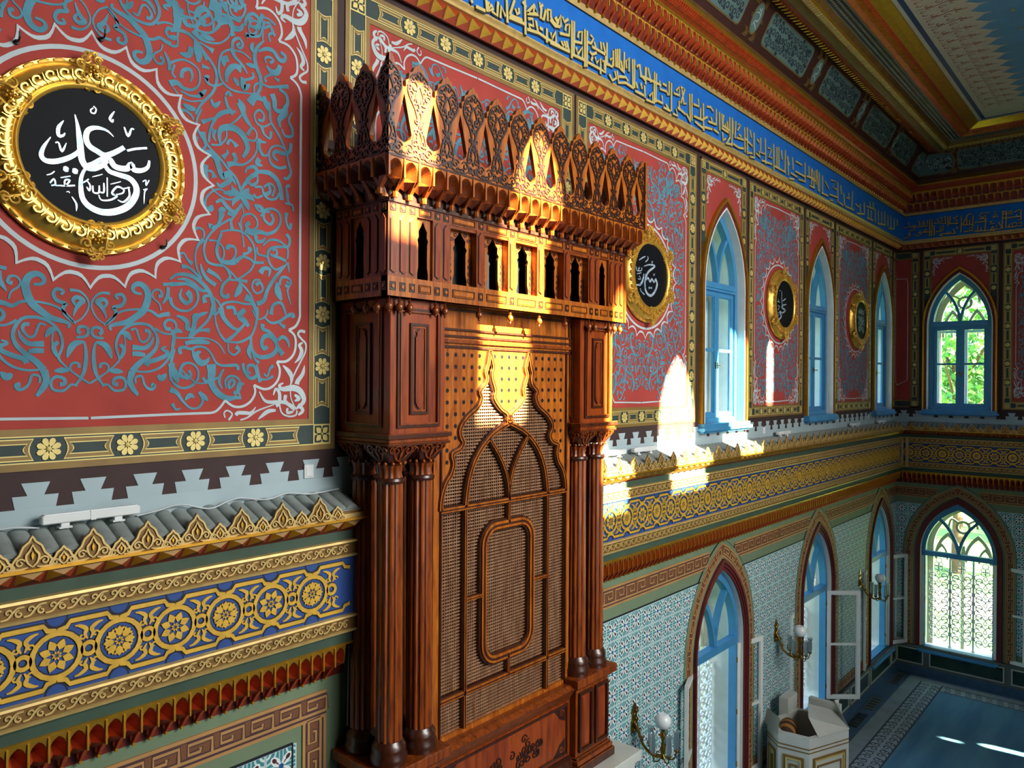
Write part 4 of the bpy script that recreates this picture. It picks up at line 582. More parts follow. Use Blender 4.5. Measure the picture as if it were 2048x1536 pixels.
# inscription bands
def kufic(txt, parent, w, c, flip=False):
    g = G()
    for L in txt.split(';'):
        p = [tuple(float(x)/1000 for x in q.split(',')) for q in L.split()]
        g.ribbon([(x+.006, y-.008) for x, y in p], w*1.1, 0, .004, 'navyline'); g.ribbon(p, w, 0, .011, 'bhi' if parent is corn_main else 'goldpale')  # offset navy copy paints the letters' shadow
    ob('kufic_inscription', g.mesh('kufic_inscription'), parent, T(0, 0, c))
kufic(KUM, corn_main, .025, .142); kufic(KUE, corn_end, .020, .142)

# ------------------------------------------------------------------ coved ceiling panels
def cove(parent, M0, segs):
    pass
SL = math.hypot(.47, .253); CM = lambda a: T(a, 3.80, .412) @ RX(90-math.degrees(math.atan2(.253, .47))+0)
# local frame on the cove: x along wall, y up the slope, z out of the surface
def cframe(a):
    u = Vector((0, .47, .253)).normalized(); n = Vector((0, -.253, .47)).normalized()
    return Matrix(((1, 0, 0, a), (0, u.y, n.y, 3.80), (0, u.z, n.z, .412), (0, 0, 0, 1)))
def rounded(w, h, r, n=4, x0=0., y0=0.):
    o = []
    for cx, cy, t0 in ((w/2-r, h/2-r, 0), (-w/2+r, h/2-r, .5*pi), (-w/2+r, -h/2+r, pi), (w/2-r, -h/2+r, 1.5*pi)):
        for i in range(n+1): t = t0+.5*pi*i/n; o.append((x0+cx+r*math.cos(t), y0+cy+r*math.sin(t)))
    return o
def scrollfill(g, w, h, m, c0, c1, s=.05, wd=.012, seed=1):
    R = random.Random(seed); nx = max(1, int(w/s/1.7)); ny = max(1, int(h/s/1.7))
    for i in range(nx):
        for j in range(ny):
            x = -w/2+(i+.5)*w/nx; y = -h/2+(j+.5)*h/ny; d = 1 if (i+j) % 2 else -1; t0 = R.random()*6
            g.ribbon(spiral(x, y, s*.95, s*.18, t0, 1.15*d, 12), (wd*.5, wd, wd*1.3), c0, c1, m)
            g.ribbon(cr([(x+s*.9*math.cos(t0), y+s*.9*math.sin(t0)), (x+s*1.3*math.cos(t0+.5*d), y+s*1.3*math.sin(t0+.5*d)), (x+s*1.5*math.cos(t0+1.1*d), y+s*1.2*math.sin(t0+1.1*d))], 3), (wd*.6, wd*2, wd*.2), c0, c1, m)
def cove_panel(w, seed):
    g = G(); h = .38; g.poly(rounded(w, h, .07), 0, .004, 'cgold'); g.poly(rounded(w-.03, h-.03, .06), .004, .007, 'cgreen'); scrollfill(g, w-.10, h-.08, 'cdark', .007, .0085, .05, .014, seed); return g.mesh('cove_panel')
def cove_medal(seed):
    g = G(); O = [(.095*math.cos(2*pi*i/20), .155*math.sin(2*pi*i/20)) for i in range(20)]
    g.poly([(x*1.12, y*1.1) for x, y in O], 0, .004, 'cgold'); g.poly(O, .004, .007, 'cgreen')
    for q in ([(-.05, -.09), (-.02, -.03), (.03, -.02), (.04, .05), (.0, .1)], [(-.06, .04), (-.01, .06), (.05, .03)], [(.05, -.10), (.01, -.07), (-.03, -.05)], [(-.04, .10), (.0, .08), (.02, .12)]):
        g.ribbon(cr(q, 3), (.005, .012, .004), .007, .009, 'pale')
    for sx in (-1, 1):
        R2 = [(sx*.125+.022*math.cos(2*pi*i/10), .022*math.sin(2*pi*i/10)) for i in range(10)]; R3 = [(sx*.125+.012*math.cos(2*pi*i/10), .012*math.sin(2*pi*i/10)) for i in range(10)]
        g.band(R3, R2, 0, .006, 'cgold', close=True)
        for sy in (-1, 1):
            cx, cy = sx*.085, sy*.175
            for k in range(-1, 2):
                for d in (1, -1): g.ribbon([(cx-.055+k*.028*1, cy-.05*d), (cx+.0+k*.028, cy), (cx+.055+k*.028-.055, cy+.05*d)], .009, 0, .005+.001*d, 'cgold')
    return g.mesh('cove_medallion')
MED = cove_medal(1)
PW = [cove_panel(1.30, 3), cove_panel(1.05, 5)]
ceil_g = G()
pitch = 1.86
for i, a in enumerate((5.22, 7.08, 8.94, 10.80, 12.66, 14.1)):
    ob('cove_panel', PW[0] if i < 5 else PW[1], corn_main, cframe(a-.02) @ T(0, SL/2, .002))
for a in (6.14, 8.0, 9.86, 11.72, 13.55): ob('cove_medallion', MED, corn_main, cframe(a) @ T(0, SL/2, .002))
for a in (-2.38, -.9): ob('cove_panel', PW[1], corn_end, cframe(a) @ T(0, SL/2, .002))
ob('cove_medallion', MED, corn_end, cframe(-3.04) @ T(0, SL/2, .002))
def corner_panel(par, sgn, a):      # L-shaped corner panel, one leg on each cove
    g = G(); w = .42; pts = [(0, -.19), (w, -.19), (w, .10), (w-.08, .19), (.22*1, .19), (.10, .10)]
    pts = [(-.36, -.17), (.02, -.17), (.17, .17), (-.30, .17), (-.42, .08), (-.42, -.09)] if sgn > 0 else [(.36, -.17), (-.02, -.17), (-.17, .17), (.30, .17), (.42, .08), (.42, -.09)]
    pts = [(x, y) for x, y in pts]
    if sgn > 0: pts = [(-.36, -.18), (.165, -.18), (-.045, .17), (-.30, .17), (-.42, .08), (-.42, -.09)]
    else: pts = [(.36, -.18), (-.165, -.18), (.045, .17), (.30, .17), (.42, .08), (.42, -.09)]
    g.poly([(x*1.05, y*1.07) for x, y in pts], 0, .004, 'cgold'); g.poly(pts, .004, .007, 'cgreen')
    gg = G(); scrollfill(gg, .34, .22, 'pale', .007, .009, .045, .007, 9); scrollfill(gg, .34, .22, 'cdark', .007, .0085, .05, .010, 12); g.add(gg, T(-.20 if sgn > 0 else .2, 0, 0))
    return g.mesh('cove_corner_panel')
ob('cove_corner_panel', corner_panel(corn_main, 1, 0), corn_main, cframe(EX-.60) @ T(0, SL/2, .002)); ob('cove_corner_panel', corner_panel(corn_end, -1, 0), corn_end, cframe(-WY+.60) @ T(0, SL/2, .002))

# flat star ceiling with lace border
g = G(); zc = H+4.34; p0 = 1.60
def cz(x0, x1, y0, y1, z, m): g.face([(x0, y1, z), (x1, y1, z), (x1, y0, z), (x0, y0, z)], m)
YC = -1.0
cz(-6, EX-p0, YC, WY-p0, zc, 'starblue')
cz(-6, EX-p0, WY-p0-.05, WY-p0, zc-.004, 'lace'); cz(EX-p0-.05, EX-p0, YC, WY-p0-.05, zc-.004, 'lace')
cz(-6, EX-p0-.05, WY-p0-.11, WY-p0-.05, zc-.005, 'dblue'); cz(EX-p0-.11, EX-p0-.05, YC, WY-p0-.11, zc-.005, 'dblue')
cz(-6, EX-p0-.11, WY-p0-.62, WY-p0-.11, zc-.004, 'lace'); cz(EX-p0-.62, EX-p0-.11, YC, WY-p0-.62, zc-.004, 'lace')
g.face([(-6, YC, zc+.3), (EX, YC, zc+.3), (EX, YC, zc-.01), (-6, YC, zc-.01)], 'plaster')
g.face([(-6, YC, zc+.3), (-6, WY, zc+.3), (EX, WY, zc+.3), (EX, YC, zc+.3)], 'plaster')
ceiling = ob('ceiling', g.mesh('ceiling'), None, Matrix.Identity(4), kind='structure', label='pale blue star-painted ceiling with a lace-like border', category='ceiling')
def lace_unit():
    g = G(); p = .28       # x along edge, y inward (hangs to the star field); drawn on underside
    g.poly([(-p/2, 0), (p/2, 0), (p*.36, .05), (p*.26, .07), (p*.14, .10), (p*.06, .12), (0, .20), (-p*.06, .12), (-p*.14, .10), (-p*.26, .07), (-p*.36, .05)], 0, .003, 'lace')
    for s in (-1, 1):
        for (x, y, r) in ((.04, -.10, .045), (.09, -.22, .05), (.04, -.34, .05), (.10, -.42, .04), (.03, .02, .03)):
            g.ribbon(spiral(s*x, y, r, r*.2, pi*.5, .9*s, 10), (.003, .010, .006), 0, .0015, 'lacered')
    g.ribbon(cr([(0, .12), (.02, 0), (-.02, -.15), (.02, -.3), (0, -.46)], 3), (.003, .011, .004), 0, .0015, 'lacered')
    return g.mesh('lace_motif')
LU_ = lace_unit()
for i in range(56):
    x = EX-p0-.76-i*.28
    if x > 2: ob('lace_motif', LU_, ceiling, Matrix(((1, 0, 0, x), (0, -1, 0, WY-p0-.62), (0, 0, -1, zc-.0045), (0, 0, 0, 1))))
for i in range(12):
    y = WY-p0-.76-i*.28; ob('lace_motif', LU_, ceiling, Matrix(((0, -1, 0, EX-p0-.62), (-1, 0, 0, y), (0, 0, -1, zc-.0045), (0, 0, 0, 1))))
def star():
    g = G(); g.poly([(.034*(1 if i % 2 == 0 else .38)*math.cos(pi*i/6), .034*(1 if i % 2 == 0 else .38)*math.sin(pi*i/6)) for i in range(12)], 0, .004, 'goldpale'); return g.mesh('gold_star')
STAR = star(); k = 0
for i in range(30):
    for j in range(12):
        x = EX-p0-.98-i*.30; y = WY-p0-1.0-j*.27-(.135 if i % 2 else 0)
        if x > 6.5 and y > YC+.05 and k < 300: ob('gold_star', STAR, ceiling, Matrix(((1, 0, 0, x), (0, -1, 0, y), (0, 0, -1, zc-.001), (0, 0, 0, 1)))); k += 1
# ================================================================== PAINTED UPPER WALL
def flower_mesh():
    g = G()
    for i in range(8):
        t = 2*pi*i/8+pi/8; ca, sa = math.cos(t), math.sin(t); R = lambda x, y: (x*ca-y*sa, x*sa+y*ca)
        pts = [R(.010, 0), R(.024, -.010), (R(.043, -.014)), R(.054, -.006), R(.054, .006), R(.043, .014), R(.024, .010)]
        g.poly(pts, 0, .006, 'bhi', side='bgold')
    g.lathe([(.013, 0), (.011, .010), (.004, .013), (.0001, .013)], 'bhi', 8, axis='c'); return g.mesh('border_flower')
FLW = flower_mesh()
def boss_mesh():
    g = G(); g.frame(-.062, .062, -.062, .062, .009, 0, .004, 'bhi')
    for i in range(4):
        ca, sa = math.cos(pi/2*i+pi/4), math.sin(pi/2*i+pi/4); R = lambda x, y: (x*ca-y*sa, x*sa+y*ca)
        g.poly([R(.012, -.005), R(.030, -.020), R(.046, -.012), R(.058, 0), R(.046, .012), R(.030, .020), R(.012, .005)], 0, .006, 'bhi', side='bgold')
        for k in (-1, 1): g.ribbon([R(.022, k*.024), R(.036, k*.034), R(.030, k*.044)], (.004, .009, .003), 0, .005, 'bhi')
    g.ball((0, 0, .004), .010, 'bhi', 6, 4); return g.mesh('corner_boss')
BOSS = boss_mesh(); RC = {}
def rect_mesh(L):
    k = round(L, 2)
    if k in RC: return RC[k]
    g = G(); h = .052; e = L/2
    def outl(x, h_, dip):
        R = [(x, -h_), (x, h_)]; n = 5
        return [(-x, -h_)]+[(x, -h_)]+[(x-dip*math.sin(pi*i/n), -h_+2*h_*i/n) for i in range(1, n)]+[(x, h_), (-x, h_)]+[(-x+dip*math.sin(pi*i/n), h_-2*h_*i/n) for i in range(1, n)]
    d = min(.018, L*.12); P0 = outl(e, h, d); P1 = outl(e-.006, h-.006, d); P2 = outl(e-.024, h-.022, d); P3 = outl(e-.029, h-.027, d)
    g.band(P1, P0, 0, .0045, 'bhi', close=True); g.band(P2, P1, 0, .004, 'bgold', close=True); g.band(P3, P2, 0, .0045, 'bhi', close=True)
    RC[k] = g.mesh('border_cartouche'); return RC[k]
def side(par, M, L, sc, pitch0):        # pieces along a border strip of length L centred at origin of M
    n = max(1, round(L/pitch0)); p = L/n
    for i in range(n):
        x = -L/2+(i+.5)*p; ob('border_cartouche', rect_mesh((p-.125*sc if n > 1 else L-.03)/sc), par, M @ T(x, 0, .0045) @ S(sc, sc, 1))
        if i: ob('border_flower', FLW, par, M @ T(x-p/2, 0, .0045) @ S(sc))
def strips(g, a0, a1, b0, b1, w, c):
    g.frame(a0, a1, b0, b1, w, 0, c, 'bgold'); g.frame(a0+w, a1-w, b0+w, b1-w, .006, 0, c+.001, 'bhi')
B0, B1 = -.426, 2.56
def panel_border(wall, a0, a1, bw, name='panel_border'):
    g = G(); w = bw*.17; g.frame(a0, a1, B0, B1, bw, 0, .0045, 'bgreen'); strips(g, a0, a1, B0, B1, w, .008)
    i0, i1, j0, j1 = a0+bw-w, a1-bw+w, B0+bw-w, B1-bw+w; g.frame(i0-.006, i1+.006, j0-.006, j1+.006, .006, 0, .009, 'bhi'); g.frame(i0, i1, j0, j1, w, 0, .008, 'bgold')
    o = ob(name, g.mesh(name), wall); sc = bw/.195; h = bw/2
    for a in (a0+h, a1-h):
        for b in (B0+h, B1-h): ob('corner_boss', BOSS, o, T(a, b, .0045) @ S(sc, sc, 1))
        side(o, T(a, (B0+B1)/2) @ RZ(90), B1-B0-2*bw, sc, .345)
    for b in (B0+h, B1-h): side(o, T((a0+a1)/2, b), a1-a0-2*bw, sc, .333*max(.75, sc))
    return o
def arabesque():
    g = G(); c0, c1 = 0, .0022
    def mir(p, sx, sy): return [(x*sx, y*sy) for x, y in p]
    for w, p in parse(ARA):
        q = cr(p, 4); mz = max(y for x, y in p); mx = sum(x for x, y in p)/len(p)
        for sx in (1, -1):
            g.ribbon(mir(q, sx, 1), tuple(t*1.16+.0012 for t in w), c0, c1, 'arab')
            if (mz < -.5 and mx < .42) or mz < -.88: g.ribbon(mir(q, sx, -1), tuple(t*1.16+.0012 for t in w), c0, c1, 'arab')
    for src, ww in ((COR, 1.0), (SCAL, 1.0)):
        for w, p in parse(src):
            q = cr(p, 4)
            for sx in (1, -1):
                for sy in (1, -1): g.ribbon(mir(q, sx, sy), w, c0, c1+.0006, 'pale')
    g.box(1.182, 1.198, -.62, .62, c0, c1+.0006, 'pale'); g.box(-1.198, -1.182, -.62, .62, c0, c1+.0006, 'pale')
    return g.mesh('painted_arabesque')
ARM = arabesque()
def ring_mesh():
    g = G(); n = 72
    g.poly([(.53*math.cos(2*pi*i/n), .53*math.sin(2*pi*i/n)) for i in range(n)], 0, .0026, 'red')
    g.band([(.516*math.cos(2*pi*i/n), .516*math.sin(2*pi*i/n)) for i in range(n)], [(.538*math.cos(2*pi*i/n), .538*math.sin(2*pi*i/n)) for i in range(n)], 0, .0036, 'pale', close=True)
    N = 24*8; r = lambda t: .556+.062*(1-abs(math.sin(12*t)))**1.5
    P = []; Q = []
    for i in range(N):
        t = 2*pi*i/N; P.append((r(t)*math.cos(t), r(t)*math.sin(t))); Q.append(((r(t)+.020)*math.cos(t), (r(t)+.020)*math.sin(t)))
    g.poly([(.999*x, .999*y) for x, y in P], 0, .0028, 'red'); g.band(P, Q, 0, .0036, 'pale', close=True); return g.mesh('scalloped_ring')
RING = ring_mesh(); SMALLR = None
def panel(wall, a0, a1, bw, ring=None):
    panel_border(wall, a0, a1, bw); g = G(); g.rect(a0+bw*.9, a1-bw*.9, B0+bw*.9, B1-bw*.9, .003, 'red'); f = ob('panel_field', g.mesh('panel_field'), wall)
    sx = ((a1-a0)/2-bw)/1.255; ob('painted_arabesque', ARM, f, T((a0+a1)/2, 1.066, .0032) @ S(sx, (B1-B0-2*bw)/2/1.297, 1), kind='stuff')
    if ring is not None: ob('scalloped_ring', RING, f, T(ring, 1.08, .0040) @ S(min(1, (a1-a0)/2/.95), 1, 1))
PANELS = [(-.03, 2.85, .195, 1.41), (2.913, 5.36, .195, None), (5.396, 7.66, .19, 6.59), (9.05, 10.91, .15, 10.02), (12.29, 14.18, .15, 13.30)]
for p in PANELS: panel(wall_main, *p)
def win_bay(wall, w, half=.61, bw=.145):
    a0, a1 = w-half, w+half; sc = bw/.195; h = bw/2; A = A_(UA, .075, ac=w, b0=-.46); wq = bw*.17
    g = G(); g.rect(a0, a1, B1-bw, B1, .0045, 'bgreen'); b = 1.0
    for s0, s1 in ((a0, a0+bw), (a1-bw, a1)): g.rect(s0, s1, 1.62, B1-bw, .0045, 'bgreen')
    for s0, s1 in ((a0, w), (w, a1)): pass
    A2 = [(w+(x-w), y) for x, y in A_(UA, .075, ac=w, b0=.9)]
    g.frame(a0, a1, .2, B1, wq, 0, .007, 'bgold') if False else None
    for x0, x1 in ((a0, a0+wq), (a1-wq, a1)): g.box(x0, x1, 1.2, B1, 0, .008, 'bgold')
    for x0 in (a0+bw-wq, a1-bw): g.box(x0, x0+wq, 1.66, B1-bw+wq, 0, .008, 'bgold')
    g.box(a0, a1, B1-wq, B1, 0, .008, 'bgold'); g.box(a0+bw, a1-bw, B1-bw, B1-bw+wq, 0, .008, 'bgold')
    g.box(a0+wq, a1-wq, B1-wq-.006, B1-wq, 0, .009, 'bhi'); g.box(a0+bw-wq, a1-bw+wq, B1-bw+wq, B1-bw+wq+.006, 0, .009, 'bhi')
    o = ob('window_bay_border', g.mesh('window_bay_border'), wall)
    for a in (a0+h, a1-h):
        ob('corner_boss', BOSS, o, T(a, B1-h, .0045) @ S(sc, sc, 1)); ob('border_cartouche', rect_mesh(.22/sc), o, T(a, 2.28, .0045) @ RZ(90) @ S(sc, sc, 1)); ob('border_flower', FLW, o, T(a, 2.11, .0045) @ S(sc))
        ob('border_cartouche', rect_mesh(.22/sc), o, T(a, 1.94, .0045) @ RZ(90) @ S(sc, sc, 1)); ob('border_flower', FLW, o, T(a, 1.77, .0045) @ S(sc))
    side(o, T(w, B1-h), 2*half-2*bw, sc, .5)
    g = G(); holed(g, a0+bw*.9, a1-bw*.9, 1.55, B1-bw*.9, [(x, y) for x, y in arch(.43, 1.55, 1.56, 2.10, ac=w)], .003, 'red'); f = ob('panel_field', g.mesh('panel_field'), wall)
    g = G(); k = .62
    for wd, p in parse(COR):
        q = cr(p, 3)
        for sx in (1, -1): g.ribbon([(w+sx*(half-bw-.005-(1.255-x)*k), B1-bw-.01+(-y-1.297)*k) for x, y in q], tuple(t*k for t in wd), 0, .002, 'pale')
    ob('painted_corner_scroll', g.mesh('painted_corner_scroll'), f, T(0, 0, .0032), kind='stuff')
for w in WIN: win_bay(wall_main, w)
win_bay(wall_end, EWIN)
# narrow corner panels
for wall, a0, a1, in_left in ((wall_main, 15.56, 15.90, True), (wall_end, -4.0, -3.62, False)):
    g = G(); bw = .145; wq = .025; g.rect(a0, a1, B0, B1, .003, 'red'); g.rect(a0, a1, B1-bw, B1, .0045, 'bgreen'); g.rect(a0, a1, B0, B0+bw, .0045, 'bgreen'); s0 = a0 if in_left else a1-bw
    g.rect(s0, s0+bw, B0, B1, .0046, 'bgreen'); g.frame(s0, s0+bw, B0, B1, wq, 0, .008, 'bgold'); g.box(a0, a1, B1-wq, B1, 0, .008, 'bgold'); g.box(a0, a1, B1-bw, B1-bw+wq, 0, .008, 'bgold'); g.box(a0, a1, B0+bw-wq, B0+bw, 0, .008, 'bgold'); g.box(a0, a1, B0, B0+wq, 0, .008, 'bgold')
    g.ribbon([(a1-.03 if in_left else a0, 2.05), (a0+.2 if in_left else a1-.22, 2.05), (a0+.19 if in_left else a1-.2, 1.95), (a0+.19 if in_left else a1-.2, .1), (a1-.03 if in_left else a0, 0)], .012, .003, .0055, 'pale')
    o = ob('panel_border', g.mesh('panel_border'), wall)
    side(o, T(s0+bw/2, (B0+B1)/2) @ RZ(90), B1-B0-2*bw, .74, .345)
    for b in (B0+bw/2, B1-bw/2): ob('corner_boss', BOSS, o, T(s0+bw/2, b, .0046) @ S(.74, .74, 1))
# right-hand panel of the end wall
panel_border(wall_end, -2.27, -.4, .15); g = G(); g.rect(-2.14, -.53, B0+.13, B1-.13, .003, 'red'); f = ob('panel_field', g.mesh('panel_field'), wall_end)
ob('painted_arabesque', ARM, f, T(-1.335, 1.066, .0032) @ S(.62, 1.0, 1), kind='stuff')

# dovetail battlement paint above the ledge
DV = G(); DV.poly([(-.06, -.483), (.06, -.483), (.035, -.543), (.0965, -.543), (.085, -.604), (-.085, -.604), (-.0965, -.543), (-.035, -.543)][::-1], 0, .003, 'stonegrey'); DVM = DV.mesh('painted_dovetail')
def dovetails(wall, a0, a1, wins):
    g = G(); g.rect(a0, a1, -.73, -.603, .002, 'stonegrey'); ob('grey_wall_band', g.mesh('grey_wall_band'), wall)
    n = int((a1-a0)/.25)
    for i in range(n):
        a = a0+.125+i*.25; 
        if all(abs(a-w) > .62 for w in wins): ob('painted_dovetail', DVM, wall, T(a, 0, .0005))
        else:
            gm = 'under_sill_dovetail'
dovetails(wall_main, -.03+.085, 15.9, WIN); dovetails(wall_end, -4.0, 4.0, [EWIN])
LD = G(); LD.poly([(-.0965, -.56), (.0965, -.56), (.085, -.604), (-.085, -.604)][::-1], 0, .003, 'stonegrey'); LDM = LD.mesh('painted_dovetail')
for wall, ws in ((wall_main, WIN), (wall_end, [EWIN])):
    for w in ws:
        for k in range(-2, 3): ob('painted_dovetail', LDM, wall, T(w+k*.25, 0, .0005))

# ================================================================== LOWER WALL
def meander(L, h, u=.19):
    n = max(1, round(L/u)); u = L/n; out = []
    for i in range(n):
        x = i*u; f = 1 if i < n/2 else -1
        X = (lambda t: x+t*u) if f > 0 else (lambda t: x+u-t*u)
        out.append([(X(0), -h/2), (X(0), h/2), (X(.72), h/2), (X(.72), -h*.12), (X(.36), -h*.12), (X(.36), h*.14)]); out.append([(X(.0), -h/2), (X(1.0), -h/2)])
    return out
def fret_lines(g, L, h, fn, c0, sub=1):
    for p in meander(L, h):
        q = []
        for i in range(len(p)-1):
            for k in range(sub): t = k/sub; q.append((p[i][0]+(p[i+1][0]-p[i][0])*t, p[i][1]+(p[i+1][1]-p[i][1])*t))
        q.append(p[-1]); q = [fn(*t) for t in q]
        g.ribbon(q, .034, c0, c0+.001, 'frplum'); g.ribbon(q, .017, c0, c0+.0025, 'frtan')
def fret_h(g, a0, a1, b0, b1, c):
    g.rect(a0, a1, b0, b1, c, 'frbrown'); e = .02
    g.box(a0, a1, b0, b0+e, 0, c+.001, 'frtan'); g.box(a0, a1, b1-e, b1, 0, c+.001, 'frtan'); g.box(a0, a1, b0+e, b0+e+.006, 0, c+.0015, 'frplum'); g.box(a0, a1, b1-e-.006, b1-e, 0, c+.0015, 'frplum')
    m = (b0+b1)/2; fret_lines(g, a1-a0, (b1-b0)-2*e-.045, lambda s, t: (a0+s, m+t), c)
def fret_v(g, a0, a1, b0, b1, c):
    gg = G(); fret_h(gg, b0, b1, -a1, -a0, c); g.add(gg, RZ(90))
class Path:
    def __init__(s, P):
        s.P = P; s.d = [0.]
        for i in range(1, len(P)): s.d.append(s.d[-1]+math.hypot(P[i][0]-P[i-1][0], P[i][1]-P[i-1][1]))
        s.L = s.d[-1]
    def at(s, x, t):
        x = min(max(x, 0), s.L-1e-6); i = max(j for j in range(len(s.d)) if s.d[j] <= x); i = min(i, len(s.P)-2)
        a, b = s.P[i], s.P[i+1]; l = s.d[i+1]-s.d[i] or 1; k = (x-s.d[i])/l; ux, uy = (b[0]-a[0])/l, (b[1]-a[1])/l
        return (a[0]+(b[0]-a[0])*k-uy*t, a[1]+(b[1]-a[1])*k+ux*t)
def arch_fret(wall, w, b0):
    g = G(); AA = lambda gr: A_(LA, gr, ac=w, b0=b0, k=1.22)
    g.band(AA(.13), AA(.095), 0, .011, 'wgreen'); g.band(AA(.26), AA(.13), 0, .012, 'frbrown'); g.band(AA(.145), AA(.13), 0, .0135, 'frtan'); g.band(AA(.26), AA(.245), 0, .0135, 'frtan'); g.band(AA(.30), AA(.26), 0, .011, 'wgreen'); g.band(AA(.306), AA(.30), 0, .0115, 'navyline')
    A = AA(.195); n = len(A)//2; L1 = Path(A[:n+1]); L2 = Path(A[n:][::-1])
    fret_lines(g, L1.L-.04, .07, lambda s, t: L1.at(s, t), .012, 3); fret_lines(g, L2.L-.04, .07, lambda s, t: L2.at(s, -t), .012, 3)
    return ob('fret_arch_band', g.mesh('fret_arch_band'), wall)
def hwid(b):
    if b < LA['sp']: return LA['hw']
    A = A_(LA); n = len(A)//2
    for i in range(n):
        if A[i][1] <= b <= A[i+1][1]: return -A[i][0]-(A[i][0]-A[i+1][0])*-(b-A[i][1])/(A[i+1][1]-A[i][1])*-1 if False else abs(A[i][0]+(A[i+1][0]-A[i][0])*(b-A[i][1])/(A[i+1][1]-A[i][1]))
    return 0.
TS = .2095
tg = G(); tg.box(-TS/2+.001, TS/2-.001, -TS/2+.001, TS/2-.001, 0, .006, 'tile'); TILEM = tg.mesh('wall_tile', uv=1/TS)
def tiles(wall, a0, a1, b1, rows, wins, lim, far):
    n = int(round((a1-a0)/TS)); k = 0
    for j in range(rows):
        for i in range(n):
            a = a0+(i+.5)*TS; b = b1-(j+.5)*TS
            if any(abs(a-w) < hwid(b)+.17 for w in wins): continue
            M = T(a, b, .003)
            if k < lim: ob('wall_tile', TILEM, wall, M); k += 1
            else: far.append(M)
    return k
FAR = []
k1 = tiles(wall_main, 5.30, 8.32, -2.255, 12, WIN, 400, FAR); k2 = tiles(wall_main, 8.40, 11.56, -2.255, 12, WIN, 300-k1 if k1 < 300 else 0, FAR); tiles(wall_main, 11.64, 14.83, -2.255, 12, WIN, 0, FAR); tiles(wall_main, 14.89, 15.9, -2.255, 12, WIN, 0, FAR)
tiles(wall_main, .7, 2.50, -2.20, 4, [], 10, FAR)
FARE = []; tiles(wall_end, -4.0, -2.96, -2.255, 12, [EWIN], 70, FARE); tiles(wall_end, -2.94, -1.2, -2.255, 12, [EWIN], 60, FARE)
for wall, L in ((wall_main, FAR), (wall_end, FARE)):
    if not L: continue
    g = G(); uvs = []
    for M in L:
        a, b, c = M.translation; g.box(a-TS/2+.001, a+TS/2-.001, b-TS/2+.001, b+TS/2-.001, c, c+.006, 'tile'); uvs.append((a, b))
    me = g.mesh('wall_tiles'); lay = me.uv_layers.new(name='UVMap')
    for pi_, po in enumerate(me.polygons):
        a, b = uvs[pi_//6]
        for li in po.loop_indices:
            co = me.vertices[me.loops[li].vertex_index].co; lay.data[li].uv = ((co.x-a)/TS+.5, (co.y-b)/TS+.5)
    ob('wall_tiles', me, wall, kind='stuff')
for w in WIN: arch_fret(wall_main, w, -4.95)
arch_fret(wall_end, EWIN, -4.95)
g = G()
SEG = [(5.3, 8.02), (8.70, 11.26), (11.94, 14.53), (15.21, 15.9)]
for a0, a1 in SEG: fret_h(g, a0, a1, -2.13, -1.937, .009); g.box(a0, a1, -2.255, -2.243, 0, .011, 'navyline')
for a0, a1 in ((9.26, 10.70), (12.50, 13.97)): fret_h(g, a0, a1, -4.95, -4.79, .009); g.box(a0, a1, -4.775, -4.765, 0, .011, 'navyline')
fret_h(g, -.2, 2.797, -2.107, -1.937, .009); fret_v(g, 2.627, 2.797, -4.9, -2.107, .009); g.box(.5, 2.56, -2.205, -2.193, 0, .011, 'navyline'); g.box(2.55, 2.562, -4.8, -2.2, 0, .011, 'navyline')
ob('painted_fret', g.mesh('painted_fret'), wall_main)
g = G(); fret_h(g, -4.0, -3.30, -2.13, -1.937, .009); fret_h(g, -2.60, -.5, -2.13, -1.937, .009)
ob('painted_fret', g.mesh('painted_fret'), wall_end)
# dado panels and skirting
def dado(name, M, a0, a1, panels, label):
    g = G(); g.box(a0, a1, -H, -4.99, 0, .03, 'dgrey'); g.box(a0, a1, -4.985, -4.955, 0, .055, 'dgrey'); g.box(a0, a1, -4.955, -4.945, 0, .04, 'navyline'); g.box(a0, a1, -H, -5.37, 0, .05, 'skirt'); g.box(a0, a1, -5.37, -5.355, 0, .042, 'skirt')
    o = ob(name, g.mesh(name), None, M, kind='structure', label=label, category='wainscot')
    for p0, p1 in panels:
        g = G(); g.frustum(p0+.02, p1-.02, -5.285, -5.035, .030, .034, .004, 'dgreen'); g.frame(p0, p1, -5.305, -5.015, .022, .03, .045, 'dframe'); ob('dado_panel', g.mesh('dado_panel'), o)
dado('baseboard_left', MM, 5.4, EX, [(5.5, 6.9), (7.0, 7.6), (7.72, 9.0), (9.1, 10.9), (11.0, 12.25), (12.35, 13.0), (13.1, 14.1), (14.2, 15.45), (15.52, 15.86)], 'green marble dado panels under the windows of the long wall')
dado('baseboard_right', ME, -4.0, 4.0, [(-3.96, -3.50), (-3.40, -2.20), (-2.10, -.9), (-.8, .4)], 'green marble dado panels along the end wall')

